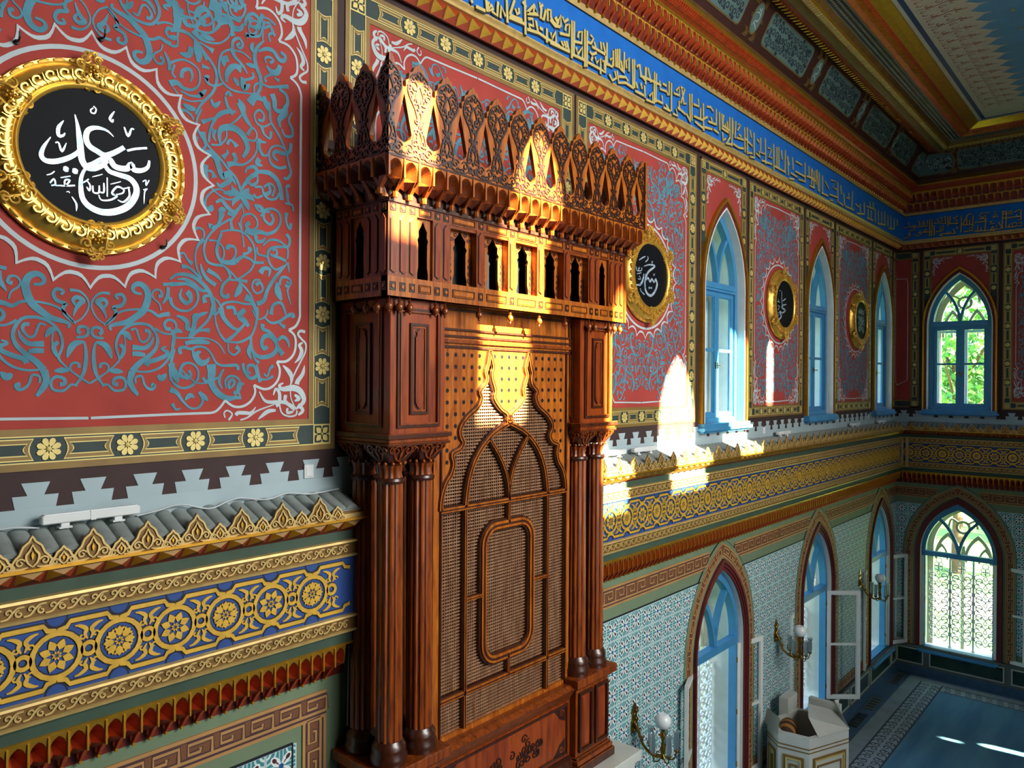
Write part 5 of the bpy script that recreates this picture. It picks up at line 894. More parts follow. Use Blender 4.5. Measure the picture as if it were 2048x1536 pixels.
# ================================================================== WINDOWS
def strip_arch(d, g0, g1, ac=0., b0=None, k=1.55): return A_(d, g0, ac, b0, k), A_(d, g1, ac, b0, k)
def ytracery(g, d, hw, bt, m, c0, c1, w=.035):
    ap = d['ap']-.08*1.4; sp = bt; top = []
    for s in (-1, 1):
        L = [(0, sp), (s*hw*.10, sp+.28*(ap-sp)), (s*hw*.30, sp+.55*(ap-sp)), (s*hw*.57, sp+.76*(ap-sp))]
        g.ribbon(cr(L, 4), w, c0, c1, m)
def pane_poly(P, c): 
    g = G(); g.poly(P, c, c, 'glass'); return g
def leaf(w, h, bar, m, glass=True):         # casement leaf from hinge at 0 to w, bottom 0 to h
    g = G(); f = .055; g.frame(0, w, 0, h, f, 0, .04, m); g.frame(f, w-f, f, h-f, .012, .008, .030, m)
    for b in bar: g.box(f, w-f, b-.018, b+.018, .004, .036, m)
    return g
def handle_mesh():
    g = G(); g.box(-.008, .008, -.04, .04, 0, .006, 'brass'); g.tube([(0, 0, .004), (0, 0, .035), (.04, 0, .04)], .006, 'brass', 6); return g.mesh('handle', smooth=40)
HND = handle_mesh()
def outer_tracery(d, h0):
    g = G(); P, Q = strip_arch(d, -.03, -.12, b0=h0); g.band(P, Q, -.55, -.47, 'limestone', back=True)
    hw = d['hw']-.12; sp = d['sp']-.15
    for s in (-1, 0, 1):
        if s == 0: g.box(-.03, .03, h0, sp+.25, -.54, -.48, 'limestone')
    for s in (-1, 1):
        A = arch(hw*.46, sp-.05, sp, sp+.48, ac=s*hw*.5); B = arch(hw*.36, sp-.05, sp, sp+.40, ac=s*hw*.5); g.band(A, B, -.54, -.48, 'limestone', back=True)
        A = arch(hw*.22, sp-.05, sp, sp+.25, ac=s*hw*.72); B = arch(hw*.16, sp-.05, sp, sp+.19, ac=s*hw*.72); g.band(A, B, -.535, -.485, 'limestone', back=True)
    ring = [(.13*math.cos(2*pi*i/16), sp+.60+.13*math.sin(2*pi*i/16)) for i in range(16)]; rin = [(.085*math.cos(2*pi*i/16), sp+.60+.085*math.sin(2*pi*i/16)) for i in range(16)]
    g.band(rin, ring, -.54, -.48, 'limestone', close=True, back=True)
    for s in (-1, 1): g.ribbon(cr([(s*.09, sp+.68), (s*.2, sp+.74), (s*.24, sp+.6)], 3), .035, -.54, -.48, 'limestone')
    return g.mesh('outer_tracery')
OT_U = outer_tracery(UA, UA['b0']); OT_L = outer_tracery(LA, LA['b0'])
def upper_window(n, M, label):
    o = empty('window_%d' % n, M, kind='structure', label=label, category='window'); d = UA
    g = G(); P, Q = strip_arch(d, .055, 0); g.band(P, Q, -.02, .030, 'archred'); P, Q = strip_arch(d, .012, -.002); g.band(P, Q, -.06, .036, 'cream'); P, Q = strip_arch(d, .085, .055); g.band(P, Q, 0, .046, 'gold'); ob('arch_moulding', g.mesh('arch_moulding', smooth=35), o)
    g = G(); P, Q = strip_arch(d, 0, -.075); g.band(P, Q, -.14, -.06, 'wblue', back=True); g.box(-.45, .45, 1.10, 1.20, -.13, -.055, 'wblue'); g.box(-.45, .45, 1.13, 1.16, -.13, -.04, 'wblue'); g.box(-.47, .47, -.46, -.40, -.14, -.05, 'wblue'); ytracery(g, d, .46, 1.20, 'wblue', -.13, -.065, .045); ob('window_frame', g.mesh('window_frame'), o)
    A = A_(d, -.06, b0=1.19); ob('pane', pane_poly([(x, max(1.19, y)) for x, y in A[1:-1]], -.10).mesh('pane'), o)
    for s in (-1, 1):
        lf = leaf(.445, 1.50, [.80], 'wblue').mesh('casement'); Mx = T(-.447, -.40, -.125) if s < 0 else T(.447, -.40, -.125) @ RY(180) @ T(0, 0, -.04)
        c = ob('casement', lf, o, Mx); f = .05
        for b0, b1 in ((f, .79), (.81, 1.45)): ob('pane', pane_poly([(f, b0), (.395, b0), (.395, b1), (f, b1)], .018).mesh('pane'), c)
        ob('handle', HND, c, (T(.42, .62, .04) if s < 0 else T(.42, .62, 0) @ RY(180)))
    g = G(); g.box(-.61, .61, -.50, -.455, -.10, .075, 'wblue'); g.box(-.64, .64, -.535, -.50, -.02, .095, 'wblue'); g.box(-.60, .60, -.56, -.535, 0, .06, 'wblue'); ob('sill', g.mesh('sill'), o)
    ob('outer_tracery', OT_U, o)
    for s in (-1, 1):      # outer storm casement
        g = G(); x0, x1 = (-.46, -.01) if s < 0 else (.01, .46); g.frame(x0, x1, -.44, 1.05, .05, -.46, -.43, 'wwhite'); ob('storm_sash', g.mesh('storm_sash'), o)
    return o
for i, w in enumerate(WIN): upper_window(i+1, MM @ T(w), 'pointed blue upper window, %s along the long wall from the wooden loge' % ['first', 'second', 'third'][i])
upper_window(4, ME @ T(EWIN), 'pointed blue upper window of the end wall with green trees behind')
def lattice():
    g = G(); W = .36
    for k in range(3):
        x = (k-1)*.385; 
        for s in (-1, 1):
            for r in range(8):
                y = -4.86+r*.165
                g.ribbon([(x+s*(px-0), y+py) for px, py in spiral(.085, .05, .082, .018, -pi*.5, 1.05, 12)], .018, -.40, -.38, 'wwhite')
                g.ribbon(cr([(x, y), (x+s*.06, y+.05), (x+s*.15, y+.06), (x+s*.17, y+.14), (x+s*.10, y+.17)], 3), .016, -.40, -.38, 'wwhite'); g.ribbon(cr([(x, y+.07), (x+s*.03, y+.11), (x, y+.16)], 3), .014, -.40, -.38, 'wwhite')
        for q in range(4):
            t = q*pi/2+pi/4; L = [(x+.045*math.cos(t)+.04*math.cos(2*pi*i/10), -3.47+.045*math.sin(t)+.04*math.sin(2*pi*i/10)) for i in range(11)]; g.ribbon(L, .013, -.40, -.38, 'wwhite')
        L = [(x+.05*math.cos(2*pi*i/10), -3.36+.05*math.sin(2*pi*i/10)) for i in range(11)]; g.ribbon(L, .013, -.40, -.38, 'wwhite')
    for s in (-1, 1):
        g.box(s*.1925-.016, s*.1925+.016, -4.98, -3.34, -.41, -.375, 'wwhite'); g.lathe([(.001, -3.20), (.02, -3.26), (.012, -3.30), (.028, -3.33), (.016, -3.36)], 'wwhite', 8, (s*.1925, 0, -.39)); g.ball((s*.1925, -4.985, -.39), .03, 'wwhite')
    return g.mesh('lattice_screen')
LAT = lattice()
def lower_window(n, M, label, thL, thR):
    o = empty('window_%d' % n, M, kind='structure', label=label, category='window'); d = LA
    g = G()
    for g0, g1, c, m in ((.085, .055, .045, 'archred'), (.055, .028, .032, 'archred'), (.028, 0, .018, 'archred')):
        P, Q = strip_arch(d, g0, g1); g.band(P, Q, -.03, c, m)
    ob('arch_moulding', g.mesh('arch_moulding', smooth=35), o)
    g = G(); P, Q = strip_arch(d, 0, -.075); g.band(P, Q, -.16, -.06, 'wblue', back=True); g.box(-.56, .56, -3.23, -3.14, -.15, -.05, 'wblue'); g.box(-.58, .58, -5.0, -4.95, -.16, -.03, 'wblue'); ytracery(g, d, .56, -3.14, 'wblue', -.14, -.07, .05); ob('window_frame', g.mesh('window_frame'), o)
    A = A_(d, -.06, b0=-3.15); ob('pane', pane_poly([(x, max(-3.15, y)) for x, y in A[1:-1]], -.11).mesh('pane'), o)
    W, Hh = .53, 1.70
    for s, th in ((-1, thL), (1, thR)):
        lf = leaf(W, Hh, [.86], 'wwhite').mesh('casement')
        if s < 0: Mx = T(-.56, -4.94, -.045) @ RY(-th)
        else: Mx = T(.56, -4.94, -.045) @ RY(th) @ RY(180) @ T(0, 0, -.04)
        c = ob('casement', lf, o, Mx); f = .05
        for b0, b1 in ((f, .85), (.87, Hh-.05)): ob('pane', pane_poly([(f, b0), (W-f, b0), (W-f, b1), (f, b1)], .018).mesh('pane'), c)
        hg = G()
        for b in (.2, .85, 1.5): hg.box(-.014, .004, b-.03, b+.03, .0, .04, 'brass')
        ob('hinge', hg.mesh('hinge'), c)
    ob('outer_tracery', OT_L, o); ob('lattice_screen', LAT, o)
    g = G(); g.box(-.66, .66, -5.02, -4.99, -.2, .10, 'wblue'); g.box(-.62, .62, -5.05, -5.02, 0, .075, 'wblue'); ob('sill', g.mesh('sill'), o)
    return o
LBL = ['lower window nearest the wooden loge with white casements folded open', 'lower window behind the marble pulpit with one white casement swung into the room', 'lower window of the long wall nearest the corner']
for i, w in enumerate(WIN): lower_window(5+i, MM @ T(w), LBL[i], [160, 172, 168][i], [168, 131, 150][i])
lower_window(8, ME @ T(EWIN), 'lower window of the end wall with a white pierced lattice and open casements', 168, 168)
# ================================================================== CARVED WOODEN LOGE
XC = 4.075
pl = G()
pl.box(2.70, 5.46, -H, -3.18, 0, .62, 'marble'); pl.box(2.66, 5.50, -3.18, -3.10, 0, .66, 'marble'); pl.frame(2.90, 5.26, -5.0, -3.4, .06, .62, .64, 'marble'); pl.box(2.66, 5.50, -H, -5.2, 0, .66, 'marble')
ob('marble_block', pl.mesh('marble_block', bevel=.006), None, MM @ T(0, .012, .004), label='white marble base carrying the carved wooden loge', category='plinth')
loge = empty('wooden_loge', MM @ T(XC, -3.10, .3), label='tall carved wooden loge with lattice screen, paired columns and pierced crest', category='loge')
LM = T(-XC, 3.10, -.3)
def lp(name, g, M=None, par=None, **k):
    me = g.mesh(name, **k) if isinstance(g, G) else g
    return ob(name, me, par or loge, (LM @ M) if M is not None and par is None else (M if par is not None else LM))
MS = lambda a: Matrix(((0, 0, -1, a), (0, 1, 0, 0), (1, 0, 0, 0), (0, 0, 0, 1)))     # left-side face: local x = c, y = b, out = -a
# pedestals
def pedestal(a0, a1):
    g = G(); c = .50; g.box(a0+.02, a1-.02, -3.10, -2.42, .02, c-.02, 'wood'); g.box(a0-.01, a1+.01, -3.10, -3.02, 0, c+.03, 'wooddark'); g.box(a0, a1, -3.02, -2.985, 0, c+.015, 'wood'); g.box(a0+.01, a1-.01, -2.985, -2.965, 0, c, 'wooddark')
    g.box(a0, a1, -2.425, -2.40, 0, c+.005, 'wooddark'); g.box(a0-.03, a1+.03, -2.40, -2.335, 0, c+.035, 'wood')
    p = lp('pedestal', g, bevel=.005); w = (a1-a0)
    for k in (0, 1):
        x0 = a0+.045+k*(w/2-.025); q = G(); q.frame(x0, x0+w/2-.065, -2.93, -2.46, .022, c-.02, c+.002, 'wooddark'); q.frustum(x0+.03, x0+w/2-.095, -2.90, -2.49, c-.02, c-.002, .018, 'woodred'); ob('pedestal_panel', q.mesh('pedestal_panel'), p)
    return p
pedestal(2.87, 3.36); pedestal(4.79, 5.28)
# carved panel between the pedestals
g = G(); g.box(3.34, 4.81, -3.10, -2.40, 0, .42, 'woodred'); g.sweep([(-2.40, .0), (-2.375, .46), (-2.40, .50), (-2.44, .47), (-2.50, .43), (-2.52, .42)], 3.36, 4.79, 'wood'); g.sweep([(-2.95, .42), (-2.97, .46), (-3.04, .47), (-3.10, .49)], 3.36, 4.79, 'wooddark')
g.frame(3.40, 4.77, -2.93, -2.53, .018, .42, .432, 'wooddark'); bp_ = lp('base_panel', g)
g = G()
R_ = random.Random(4)
for i in range(46):
    t = R_.uniform(-1, 1); x = XC+t*.36; y = -2.73+R_.uniform(-1, 1)*.12*(1-t*t)**.5
    g.ribbon(spiral(x, y, .035, .008, R_.random()*6, R_.choice((-1, 1))*1.1, 10), (.005, .009, .006), .421, .427, 'woodcarve')
for s in (-1, 1):
    for k in (-1, 1):
        x, y = XC+s*.62, -2.73+k*.12
        g.poly([(x+s*.045, y+k*.065), (x+s*.045, y-k*.05), (x-s*.02, y-k*.02), (x-s*.06, y+k*.03), (x-s*.10, y+k*.065)], .421, .4235, 'woodcarve')
        g.ribbon(spiral(x, y+k*.02, .03, .006, 0, s*k*1.2, 10), .008, .4235, .426, 'woodred')
ob('carved_arabesque', g.mesh('carved_arabesque'), bp_, kind='stuff')
# columns
def col_meshes():
    o = {}; g = G(); g.lathe([(.112, -2.335), (.116, -2.31), (.116, -2.285), (.105, -2.262), (.108, -2.245), (.106, -2.225), (.092, -2.205), (.084, -2.19)], 'wooddark', 20); o['column_base'] = g.mesh('column_base', smooth=50)
    g = G(); g.lathe([(.083, -2.19), (.080, -1.4), (.077, -.61)], 'wood', 56, flute=.09); o['shaft'] = g.mesh('shaft')
    g = G(); g.lathe([(.086, -.62), (.092, -.605), (.086, -.59), (.074, -.585)], 'wooddark', 18); g.lathe([(.078, -.588), (.070, -.56), (.074, -.53), (.085, -.508)], 'wood', 28, flute=.12); o['necking'] = g.mesh('necking', smooth=30)
    g = G()
    for i in range(12): g.ball((.090*math.cos(2*pi*i/12), -.497, .090*math.sin(2*pi*i/12)), .0125, 'wood', 6, 4)
    o['bead_ring'] = g.mesh('bead_ring', smooth=60)
    g = G(); q = [(.062, -.49), (.085, -.455), (.105, -.42), (.118, -.385)]
    for (r0, z0), (r1, z1) in zip(q, q[1:]):
        v = [(s*r0, z0, t*r0) for s, t in ((-1, -1), (1, -1), (1, 1), (-1, 1))]+[(s*r1, z1, t*r1) for s, t in ((-1, -1), (1, -1), (1, 1), (-1, 1))]; g.faces(v, [(i, (i+1) % 4, 4+(i+1) % 4, 4+i) for i in range(4)], 'wooddark')
    for k in range(4):
        gg = G()
        for s in (-1, 1):
            gg.ribbon([(s*x, y) for x, y in spiral(.045, -.415, .034, .008, pi, -1.3, 12)], (.007, .010, .008), 0, .012, 'wood'); gg.ribbon([(s*x, y) for x, y in spiral(.085, -.405, .022, .006, pi, 1.2, 8)], .008, 0, .010, 'wood')
            gg.ribbon(cr([(0, -.485), (s*.03, -.465), (s*.055, -.435), (s*.09, -.43)], 3), (.006, .012, .004), 0, .010, 'wood')
        gg.ribbon([(0, -.48), (0, -.44), (0, -.40)], (.004, .022, .004), 0, .012, 'wood')
        g.add(gg, RY(90*k) @ T(0, 0, 0) @ Matrix(((1, 0, 0, 0), (0, 1, 0, 0), (0, .55, 1, .086+.55*.45), (0, 0, 0, 1))))
    o['capital'] = g.mesh('capital'); return o
CM_ = col_meshes()
for a in (2.985, 3.232, 4.910, 5.157):
    for c in (.395, .14):
        sh = lp('column', CM_['shaft'], T(a, 0, c))
        for nm in ('column_base', 'necking', 'bead_ring', 'capital'):
            q = ob(nm, CM_[nm], sh)
            if nm == 'bead_ring': q['kind'] = 'stuff'
# pillar blocks over the columns
def pillar(a0, a1):
    g = G(); g.box(a0, a1, -.33, .505, 0, .50, 'woodred'); g.box(a0-.035, a1+.035, -.345, -.315, 0, .535, 'wooddark'); g.box(a0-.02, a1+.02, -.37, -.345, 0, .52, 'wood'); g.box(a0-.028, a1+.028, -.388, -.37, 0, .528, 'wooddark')
    p = lp('pillar_block', g, bevel=.004)
    def face(M, w):
        q = G(); q.frame(.05, w-.05, -.28, .45, .018, 0, .012, 'wooddark'); q.frame(.068, w-.068, -.262, .432, .008, 0, .018, 'wood'); m = w/2
        q.frame(m-.075, m+.075, -.20, .36, .016, 0, .014, 'wooddark'); q.frame(m-.058, m+.058, -.183, .343, .012, 0, .008, 'wood')
        pts = [(m-.032, -.12), (m-.018, -.15), (m, -.165), (m+.018, -.15), (m+.032, -.12), (m+.032, .27), (m+.020, .29), (m+.022, .305), (m, .325), (m-.022, .305), (m-.020, .29), (m-.032, .27)]
        q.poly([(m+(x-m)*1.3, .08+(y-.08)*1.04) for x, y in pts], 0, .003, 'woodcarve'); q.poly(pts, .003, .012, 'woodred'); ob('pillar_panel', q.mesh('pillar_panel'), p, M)
    face(T(a0, 0, .50), a1-a0); face(MS(a0) @ T(.02, 0, 0), .46)
pillar(2.89, 3.34); pillar(4.81, 5.26)
# gallery box
BA0, BA1, BC = 2.81, 5.355, .57
g = G(); g.box(BA0+.06, BA1-.02, .52, 1.28, 0, BC-.13, 'black'); g.box(BA0+.02, BA1-.01, .505, .525, 0, BC-.01, 'woodcarve'); g.box(BA0, BA1, 1.055, 1.075, 0, BC+.012, 'wooddark'); g.box(BA1-.03, BA1, .505, 1.06, 0, BC, 'wood'); g.box(BA0+.01, BA1-.01, 1.255, 1.28, 0, BC+.06, 'wooddark')  # black core paints the darkness inside the niche openings
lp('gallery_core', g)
def oct_star(g, x, y, r, c0, c1, m, n=8):
    g.poly([(x+(r if i % 2 == 0 else r*.68)*math.cos(pi*i/n), y+(r if i % 2 == 0 else r*.68)*math.sin(pi*i/n)) for i in range(2*n)], c0, c1, m)
sq = G(); sq.frame(-.022, .022, -.026, .026, .004, 0, .004, 'wooddark'); sq.poly([(-.018, -.022), (.018, -.022), (.018, .022), (-.018, .022)], 0, .001, 'woodcarve'); oct_star(sq, 0, 0, .015, .001, .006, 'woodlight'); SQM = sq.mesh('star_square')
def slat_mesh(w):
    g = G(); g.box(-w/2, w/2, .622, .995, -.07, 0, 'wood'); h = w/2-.016
    pts = [(-h, .655), (h*.2, .640), (h, .655), (h, .955), (h*.55, .968), (0, .985), (-h*.55, .968), (-h, .955)]
    g.poly([(x*1.25, .81+(y-.81)*1.03) for x, y in pts], 0, .002, 'woodcarve'); g.poly(pts, .002, .008, 'woodred'); return g.mesh('slat')
SLM = slat_mesh(.0745)
def niche_mesh(w, big):
    g = G(); c = -.055 if big else -.02
    hw = w*.27 if big else w*.34; x0 = w*.08 if big else 0
    A = [(-hw, .622), (-hw, .66), (-hw*.82, .70), (-hw*.82, .84), (-hw*1.0, .865), (-hw*.72, .885), (-hw*.78, .92), (-hw*.4, .945), (0, .98), (hw*.4, .945), (hw*.78, .92), (hw*.72, .885), (hw*1.0, .865), (hw*.82, .84), (hw*.82, .70), (hw, .66), (hw, .622)]
    A = [(x+x0, y) for x, y in A]; holed(g, -w/2, w/2, .622, .995, A, c, 'woodlight')
    n = len(A); v = [(p[0], p[1], c) for p in A]+[(p[0], p[1], c-.02) for p in A]; g.faces(v, [(i, n+i, n+i+1, i+1) for i in range(n-1)], 'wooddark')
    if big:
        for s in (-1, 1): g.box(s*w/2-.002, s*w/2+.002, .622, .995, -.07, 0, 'wood')
        g.box(-w/2, w/2, .975, .995, -.07, -.005, 'wood')
        for s in (-1, 1):
            for k in range(4): g.ribbon(spiral(x0+s*(hw+.022 if s > 0 else hw+.030), .665+k*.045, .020-.003*k, .004, pi/2, s*1.1, 8), (.004, .007, .005), c, c+.004, 'woodcarve')
            g.ribbon([(x0+s*(hw+.028), .64), (x0+s*(hw+.026), .75), (x0+s*(hw+.020), .88)], (.012, .008, .002), c, c+.004, 'woodcarve')
            for k in range(2): g.ribbon(spiral(x0+s*(hw*.7+.03*k), .955-.03*k, .016, .004, 0, s, 8), .006, c, c+.004, 'woodcarve')
    return g.mesh('niche')
NB, NS = niche_mesh(.24, True), niche_mesh(.13, False)
def rectp(w):
    g = G(); g.frame(-w/2, w/2, -.026, .026, .005, 0, .005, 'wooddark'); g.frustum(-w/2+.008, w/2-.008, -.018, .018, 0, .006, .006, 'woodlight'); return g.mesh('long_square')
RB_, RS_ = rectp(.20), rectp(.10)
def gallery_face(M, seq, rails):
    g = G(); L = sum({'s': .0745, 'b': .24, 'n': .13}[q] for q in seq)
    g.box(0, L, .505, .622, -.06, 0, 'woodlight'); g.box(0, L, .995, 1.058, -.06, 0, 'wood'); f = lp('gallery_front', g, M) ; x = 0
    for q in seq:
        w = {'s': .0745, 'b': .24, 'n': .13}[q]; m = x+w/2
        ob({'s': 'slat', 'b': 'niche', 'n': 'niche'}[q], {'s': SLM, 'b': NB, 'n': NS}[q], f, T(m, 0, 0))
        for b in (.563, 1.027): ob({'s': 'star_square', 'b': 'long_square', 'n': 'long_square'}[q], {'s': SQM, 'b': RB_, 'n': RS_}[q], f, T(m, b, 0) @ S(1, .85 if b > 1 else 1, 1))
        x += w
gallery_face(T(BA0, 0, BC), 'sssnss'+'bsbsbsbsb'+'ssnsss', 1)
gallery_face(MS(BA0) @ T(BC-.5035, 0, 0), 'ssnsss', 1)
# muqarnas row
def wood_niche():
    g = stalactite(.1133, 1.285, 1.075, .115, .004, hood='wood', rib='woodlight'); g.lathe([(.014, 1.072), (.016, 1.10), (.012, 1.112)], 'woodlight', 6, (0, 0, .035)); return g.mesh('muqarnas_niche')
WN = wood_niche()
for i in range(24): lp('muqarnas_niche', WN, T(2.72+i*.1133, 0, BC))
for i in range(6): lp('muqarnas_niche', WN, MS(BA0) @ T(.68-.1133*(i+1), 0, 0))
g = G(); g.box(2.715, 5.445, 1.28, 1.292, .0, .69, 'wooddark'); g.faces([(2.72, 1.28, .68), (2.81, 1.07, .57), (2.81, 1.07, .0), (2.72, 1.28, 0)], [(0, 1, 2, 3)], 'wooddark'); g.faces([(5.44, 1.28, .68), (5.355, 1.07, .57), (5.355, 1.07, .0), (5.44, 1.28, 0)], [(3, 2, 1, 0)], 'wood'); g.box(2.80, 5.36, 1.07, 1.28, 0, .56, 'wooddark'); lp('flared_cove', g)
# pierced crest
HALF = [(.1133, 1.287), (.1133, 1.375), (.085, 1.385), (.062, 1.405), (.055, 1.43), (.1133, 1.66), (.1133, 1.695), (.100, 1.70), (.102, 1.738), (.080, 1.752), (.076, 1.788), (.050, 1.80), (.036, 1.83), (0, 1.858)]
def merlon(which):
    g = G()
    R = HALF if which >= 0 else [(0, 1.287), (0, 1.858)]
    Lf = [(-x, y) for x, y in HALF[::-1]] if which <= 0 else [(0, 1.858), (0, 1.287)]
    pts = (HALF if which >= 0 else [(0, 1.287), (0, 1.858)])+([(-x, y) for x, y in HALF[::-1]][1:] if which <= 0 else [(0, 1.287)])
    if which < 0: pts = [(0, 1.287), (0, 1.858)]+[(-x, y) for x, y in HALF[::-1]][1:]
    g.poly(pts, -.028, 0, 'woodlight', back=True)
    sd = (1, -1) if which == 0 else ((1,) if which > 0 else (-1,))
    for s in sd:
        for (x, y, r, t) in ((.040, 1.715, .036, 1.2), (.030, 1.640, .030, -1.2), (.062, 1.665, .024, 1.0), (.018, 1.575, .020, 1.1), (.018, 1.52, .018, -1.1), (.020, 1.455, .020, 1.1), (.030, 1.395, .026, -1.2), (.072, 1.345, .030, 1.2), (.030, 1.325, .028, 1.2), (.095, 1.315, .020, -1.1), (.020, 1.775, .020, 1.1), (.050, 1.755, .018, -1.0), (.075, 1.705, .018, 1.0)):
            g.ribbon([(s*px, py) for px, py in spiral(x, y, r, r*.18, 0.3, t, 12)], (.005, .0095, .007), 0, .007, 'woodcarve')
        for q in ([(.0, 1.30), (.05, 1.36), (.04, 1.44), (.012, 1.50), (.03, 1.58), (.075, 1.65), (.088, 1.70), (.06, 1.77), (0, 1.81)], [(0, 1.36), (.02, 1.42), (0, 1.48), (.016, 1.55), (0, 1.60), (.03, 1.66), (0, 1.73)], [(.1133, 1.30), (.06, 1.305), (0, 1.34)]):
            g.ribbon([(s*x, y) for x, y in cr(q, 4)], (.006, .010, .007), 0, .007, 'woodcarve')
    return g.mesh('crest_merlon')
MR = {k: merlon(k) for k in (-1, 0, 1)}
for k in range(13): lp('crest_merlon', MR[1 if k == 0 else (-1 if k == 12 else 0)], T(2.72+.22667*k, 0, .68))
for k in range(4): lp('crest_merlon', MR[-1 if k == 3 else (1 if k == 0 else 0)], MS(2.72) @ T(.2267*k, 0, 0))
for k in range(4): lp('crest_merlon', MR[-1 if k == 3 else (1 if k == 0 else 0)], MS(5.44) @ T(.2267*k, 0, -.028))
g = G(); g.box(2.75, 5.41, 1.45, 1.50, .02, .06, 'wooddark'); g.box(2.74, 5.42, 1.29, 1.33, .02, .05, 'wooddark')
for a in (3.3, 4.07, 4.85): g.box(a, a+.04, 1.29, 1.50, .02, .05, 'wooddark')
lp('crest_backing_rail', g)
# pendants
pg = G(); pg.lathe([(.006, .505), (.006, .488), (.013, .482), (.007, .474), (.020, .462), (.025, .448), (.020, .432), (.008, .422), (.010, .416), (.004, .408), (.0005, .402)], 'wood', 10, flute=.06); PGM = pg.mesh('pendant_bud', smooth=50)
for a in (2.85, 2.93, 3.01, 3.222, 3.304, 3.616, 3.928, 4.247, 4.56, 4.87, 4.95, 5.15, 5.23, 5.31): lp('pendant_bud', PGM, T(a, 0, .535))
for c in (.42, .32, .20): lp('pendant_bud', PGM, T(2.85, 0, c))
# lattice screen
SA0, SA1, SCc = 3.34, 4.81, .40
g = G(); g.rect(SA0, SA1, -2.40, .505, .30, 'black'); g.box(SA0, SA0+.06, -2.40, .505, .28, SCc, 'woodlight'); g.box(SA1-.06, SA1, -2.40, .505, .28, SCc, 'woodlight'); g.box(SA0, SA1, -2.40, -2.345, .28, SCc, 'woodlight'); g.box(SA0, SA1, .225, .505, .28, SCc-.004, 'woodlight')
g.frame(SA0+.02, SA1-.02, .345, .49, .014, SCc-.004, SCc+.012, 'wooddark'); g.box(SA0, SA1, .262, .285, SCc-.004, SCc+.018, 'wood'); g.box(SA0, SA1, .228, .245, SCc-.004, SCc+.012, 'wooddark'); g.box(SA0, SA1, .30, .315, SCc-.004, SCc+.010, 'wooddark')
g.box(SA0+.055, SA0+.065, -2.35, .225, SCc, SCc+.014, 'wooddark'); g.box(SA1-.065, SA1-.055, -2.35, .225, SCc, SCc+.014, 'wooddark')
scr = lp('screen_frame', g)
g = G(); b = -2.345
while b < .02: g.box(3.40, 4.75, b, b+.010, .366, .378, 'lath'); b += .0225
a = 3.41
while a < 4.75: g.box(a, a+.008, -2.345, .02, .354, .366, 'lath'); a += .0215
ob('lattice_laths', g.mesh('lattice_laths'), scr, kind='stuff')
OUT = [(3.399, -.845), (3.408, -.76), (3.443, -.671), (3.492, -.613), (3.516, -.542), (3.501, -.479), (3.571, -.452), (3.604, -.407), (3.580, -.368), (3.573, -.325), (3.594, -.284), (3.650, -.233), (3.745, -.171), (3.778, -.107), (3.760, -.064), (3.812, -.015), (3.830, .030), (3.818, .070), (3.838, .122), (3.861, .222)]
INN = [(3.861, .222), (3.903, .112), (3.886, .051), (3.925, -.053), (3.916, -.108), (3.985, -.182), (4.045, -.215), (4.075, -.262)]
mirx = lambda L: [(2*XC-x, y) for x, y in L[::-1]]
oo = cr(OUT, 3); ii = cr(INN, 3)
g = G(); c0 = .378; c1 = SCc-.002       # solid star boards: left, right and the hanging middle
for P in ([(3.395, .23), (3.395, -.845)]+oo+[(3.861, .23)], ): g.poly(P, c0, c1, 'woodlight'); g.poly([(2*XC-x, y) for x, y in P], c0, c1, 'woodlight')
g.poly([(3.861, .23)]+ii+mirx(ii)[1:]+[(2*XC-3.861, .23)], c0, c1, 'woodlight')
sb = ob('star_board', g.mesh('star_board'), scr)
st = G(); oct_star(st, 0, 0, .0175, 0, .0012, 'black'); STM = st.mesh('star_hole_shade')  # black plates painted for the dark of the star holes
def inside(P, x, y):
    r = False; n = len(P)
    for i in range(n):
        (x1, y1), (x2, y2) = P[i], P[(i+1) % n]
        if (y1 > y) != (y2 > y) and x < (x2-x1)*(y-y1)/(y2-y1)+x1: r = not r
    return r
Lb = [(3.395, .23), (3.395, -.845)]+oo+[(3.861, .23)]; Mb = [(3.861, .23)]+ii+mirx(ii)[1:]+[(2*XC-3.861, .23)]
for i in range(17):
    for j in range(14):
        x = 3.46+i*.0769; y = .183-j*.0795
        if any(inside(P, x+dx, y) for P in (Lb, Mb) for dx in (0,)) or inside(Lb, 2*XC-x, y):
            if all(math.hypot(x-q[0], y-q[1]) > .028 for q in oo+ii+mirx(oo)+mirx(ii)): ob('star_hole_shade', STM, sb, T(x, y, c1))
def mould(g, P, w=.034, c=SCc):
    g.ribbon(P, w*1.25, .36, c+.004, 'wooddark'); g.ribbon(P, w*.82, .36, c+.016, 'woodlight'); g.ribbon(P, w*.25, .36, c+.020, 'wooddark')
def part(name, Ls, w=.034):
    for P in Ls:
        g = G(); mould(g, P, w); ob(name, g.mesh(name), scr)
part('ogee_moulding', [oo, ii, mirx(oo), mirx(ii)], .036)
K_ = [(XC+.028*math.cos(t*2*pi/12), -.268+.03*math.sin(t*2*pi/12)) for t in range(13)]
part('interlace_knot', [K_], .018)
AR = cr([(3.630, -.845), (3.663, -.660), (3.745, -.500), (3.890, -.370), (4.075, -.291)], 5)
part('pointed_arch', [AR, mirx(AR)], .036)
LN = cr([(3.862, -.392), (3.96, -.51), (4.03, -.626), (4.068, -.745), (4.075, -.845)], 4)
part('lancet_moulding', [LN, mirx(LN)], .026)
part('screen_rail', [[(3.40, -.848), (4.75, -.848)], [(3.40, -2.108), (4.75, -2.108)]], .036)
part('mullion', [[(3.630, -.86), (3.630, -2.345)], [(4.520, -.86), (4.520, -2.345)]], .026)
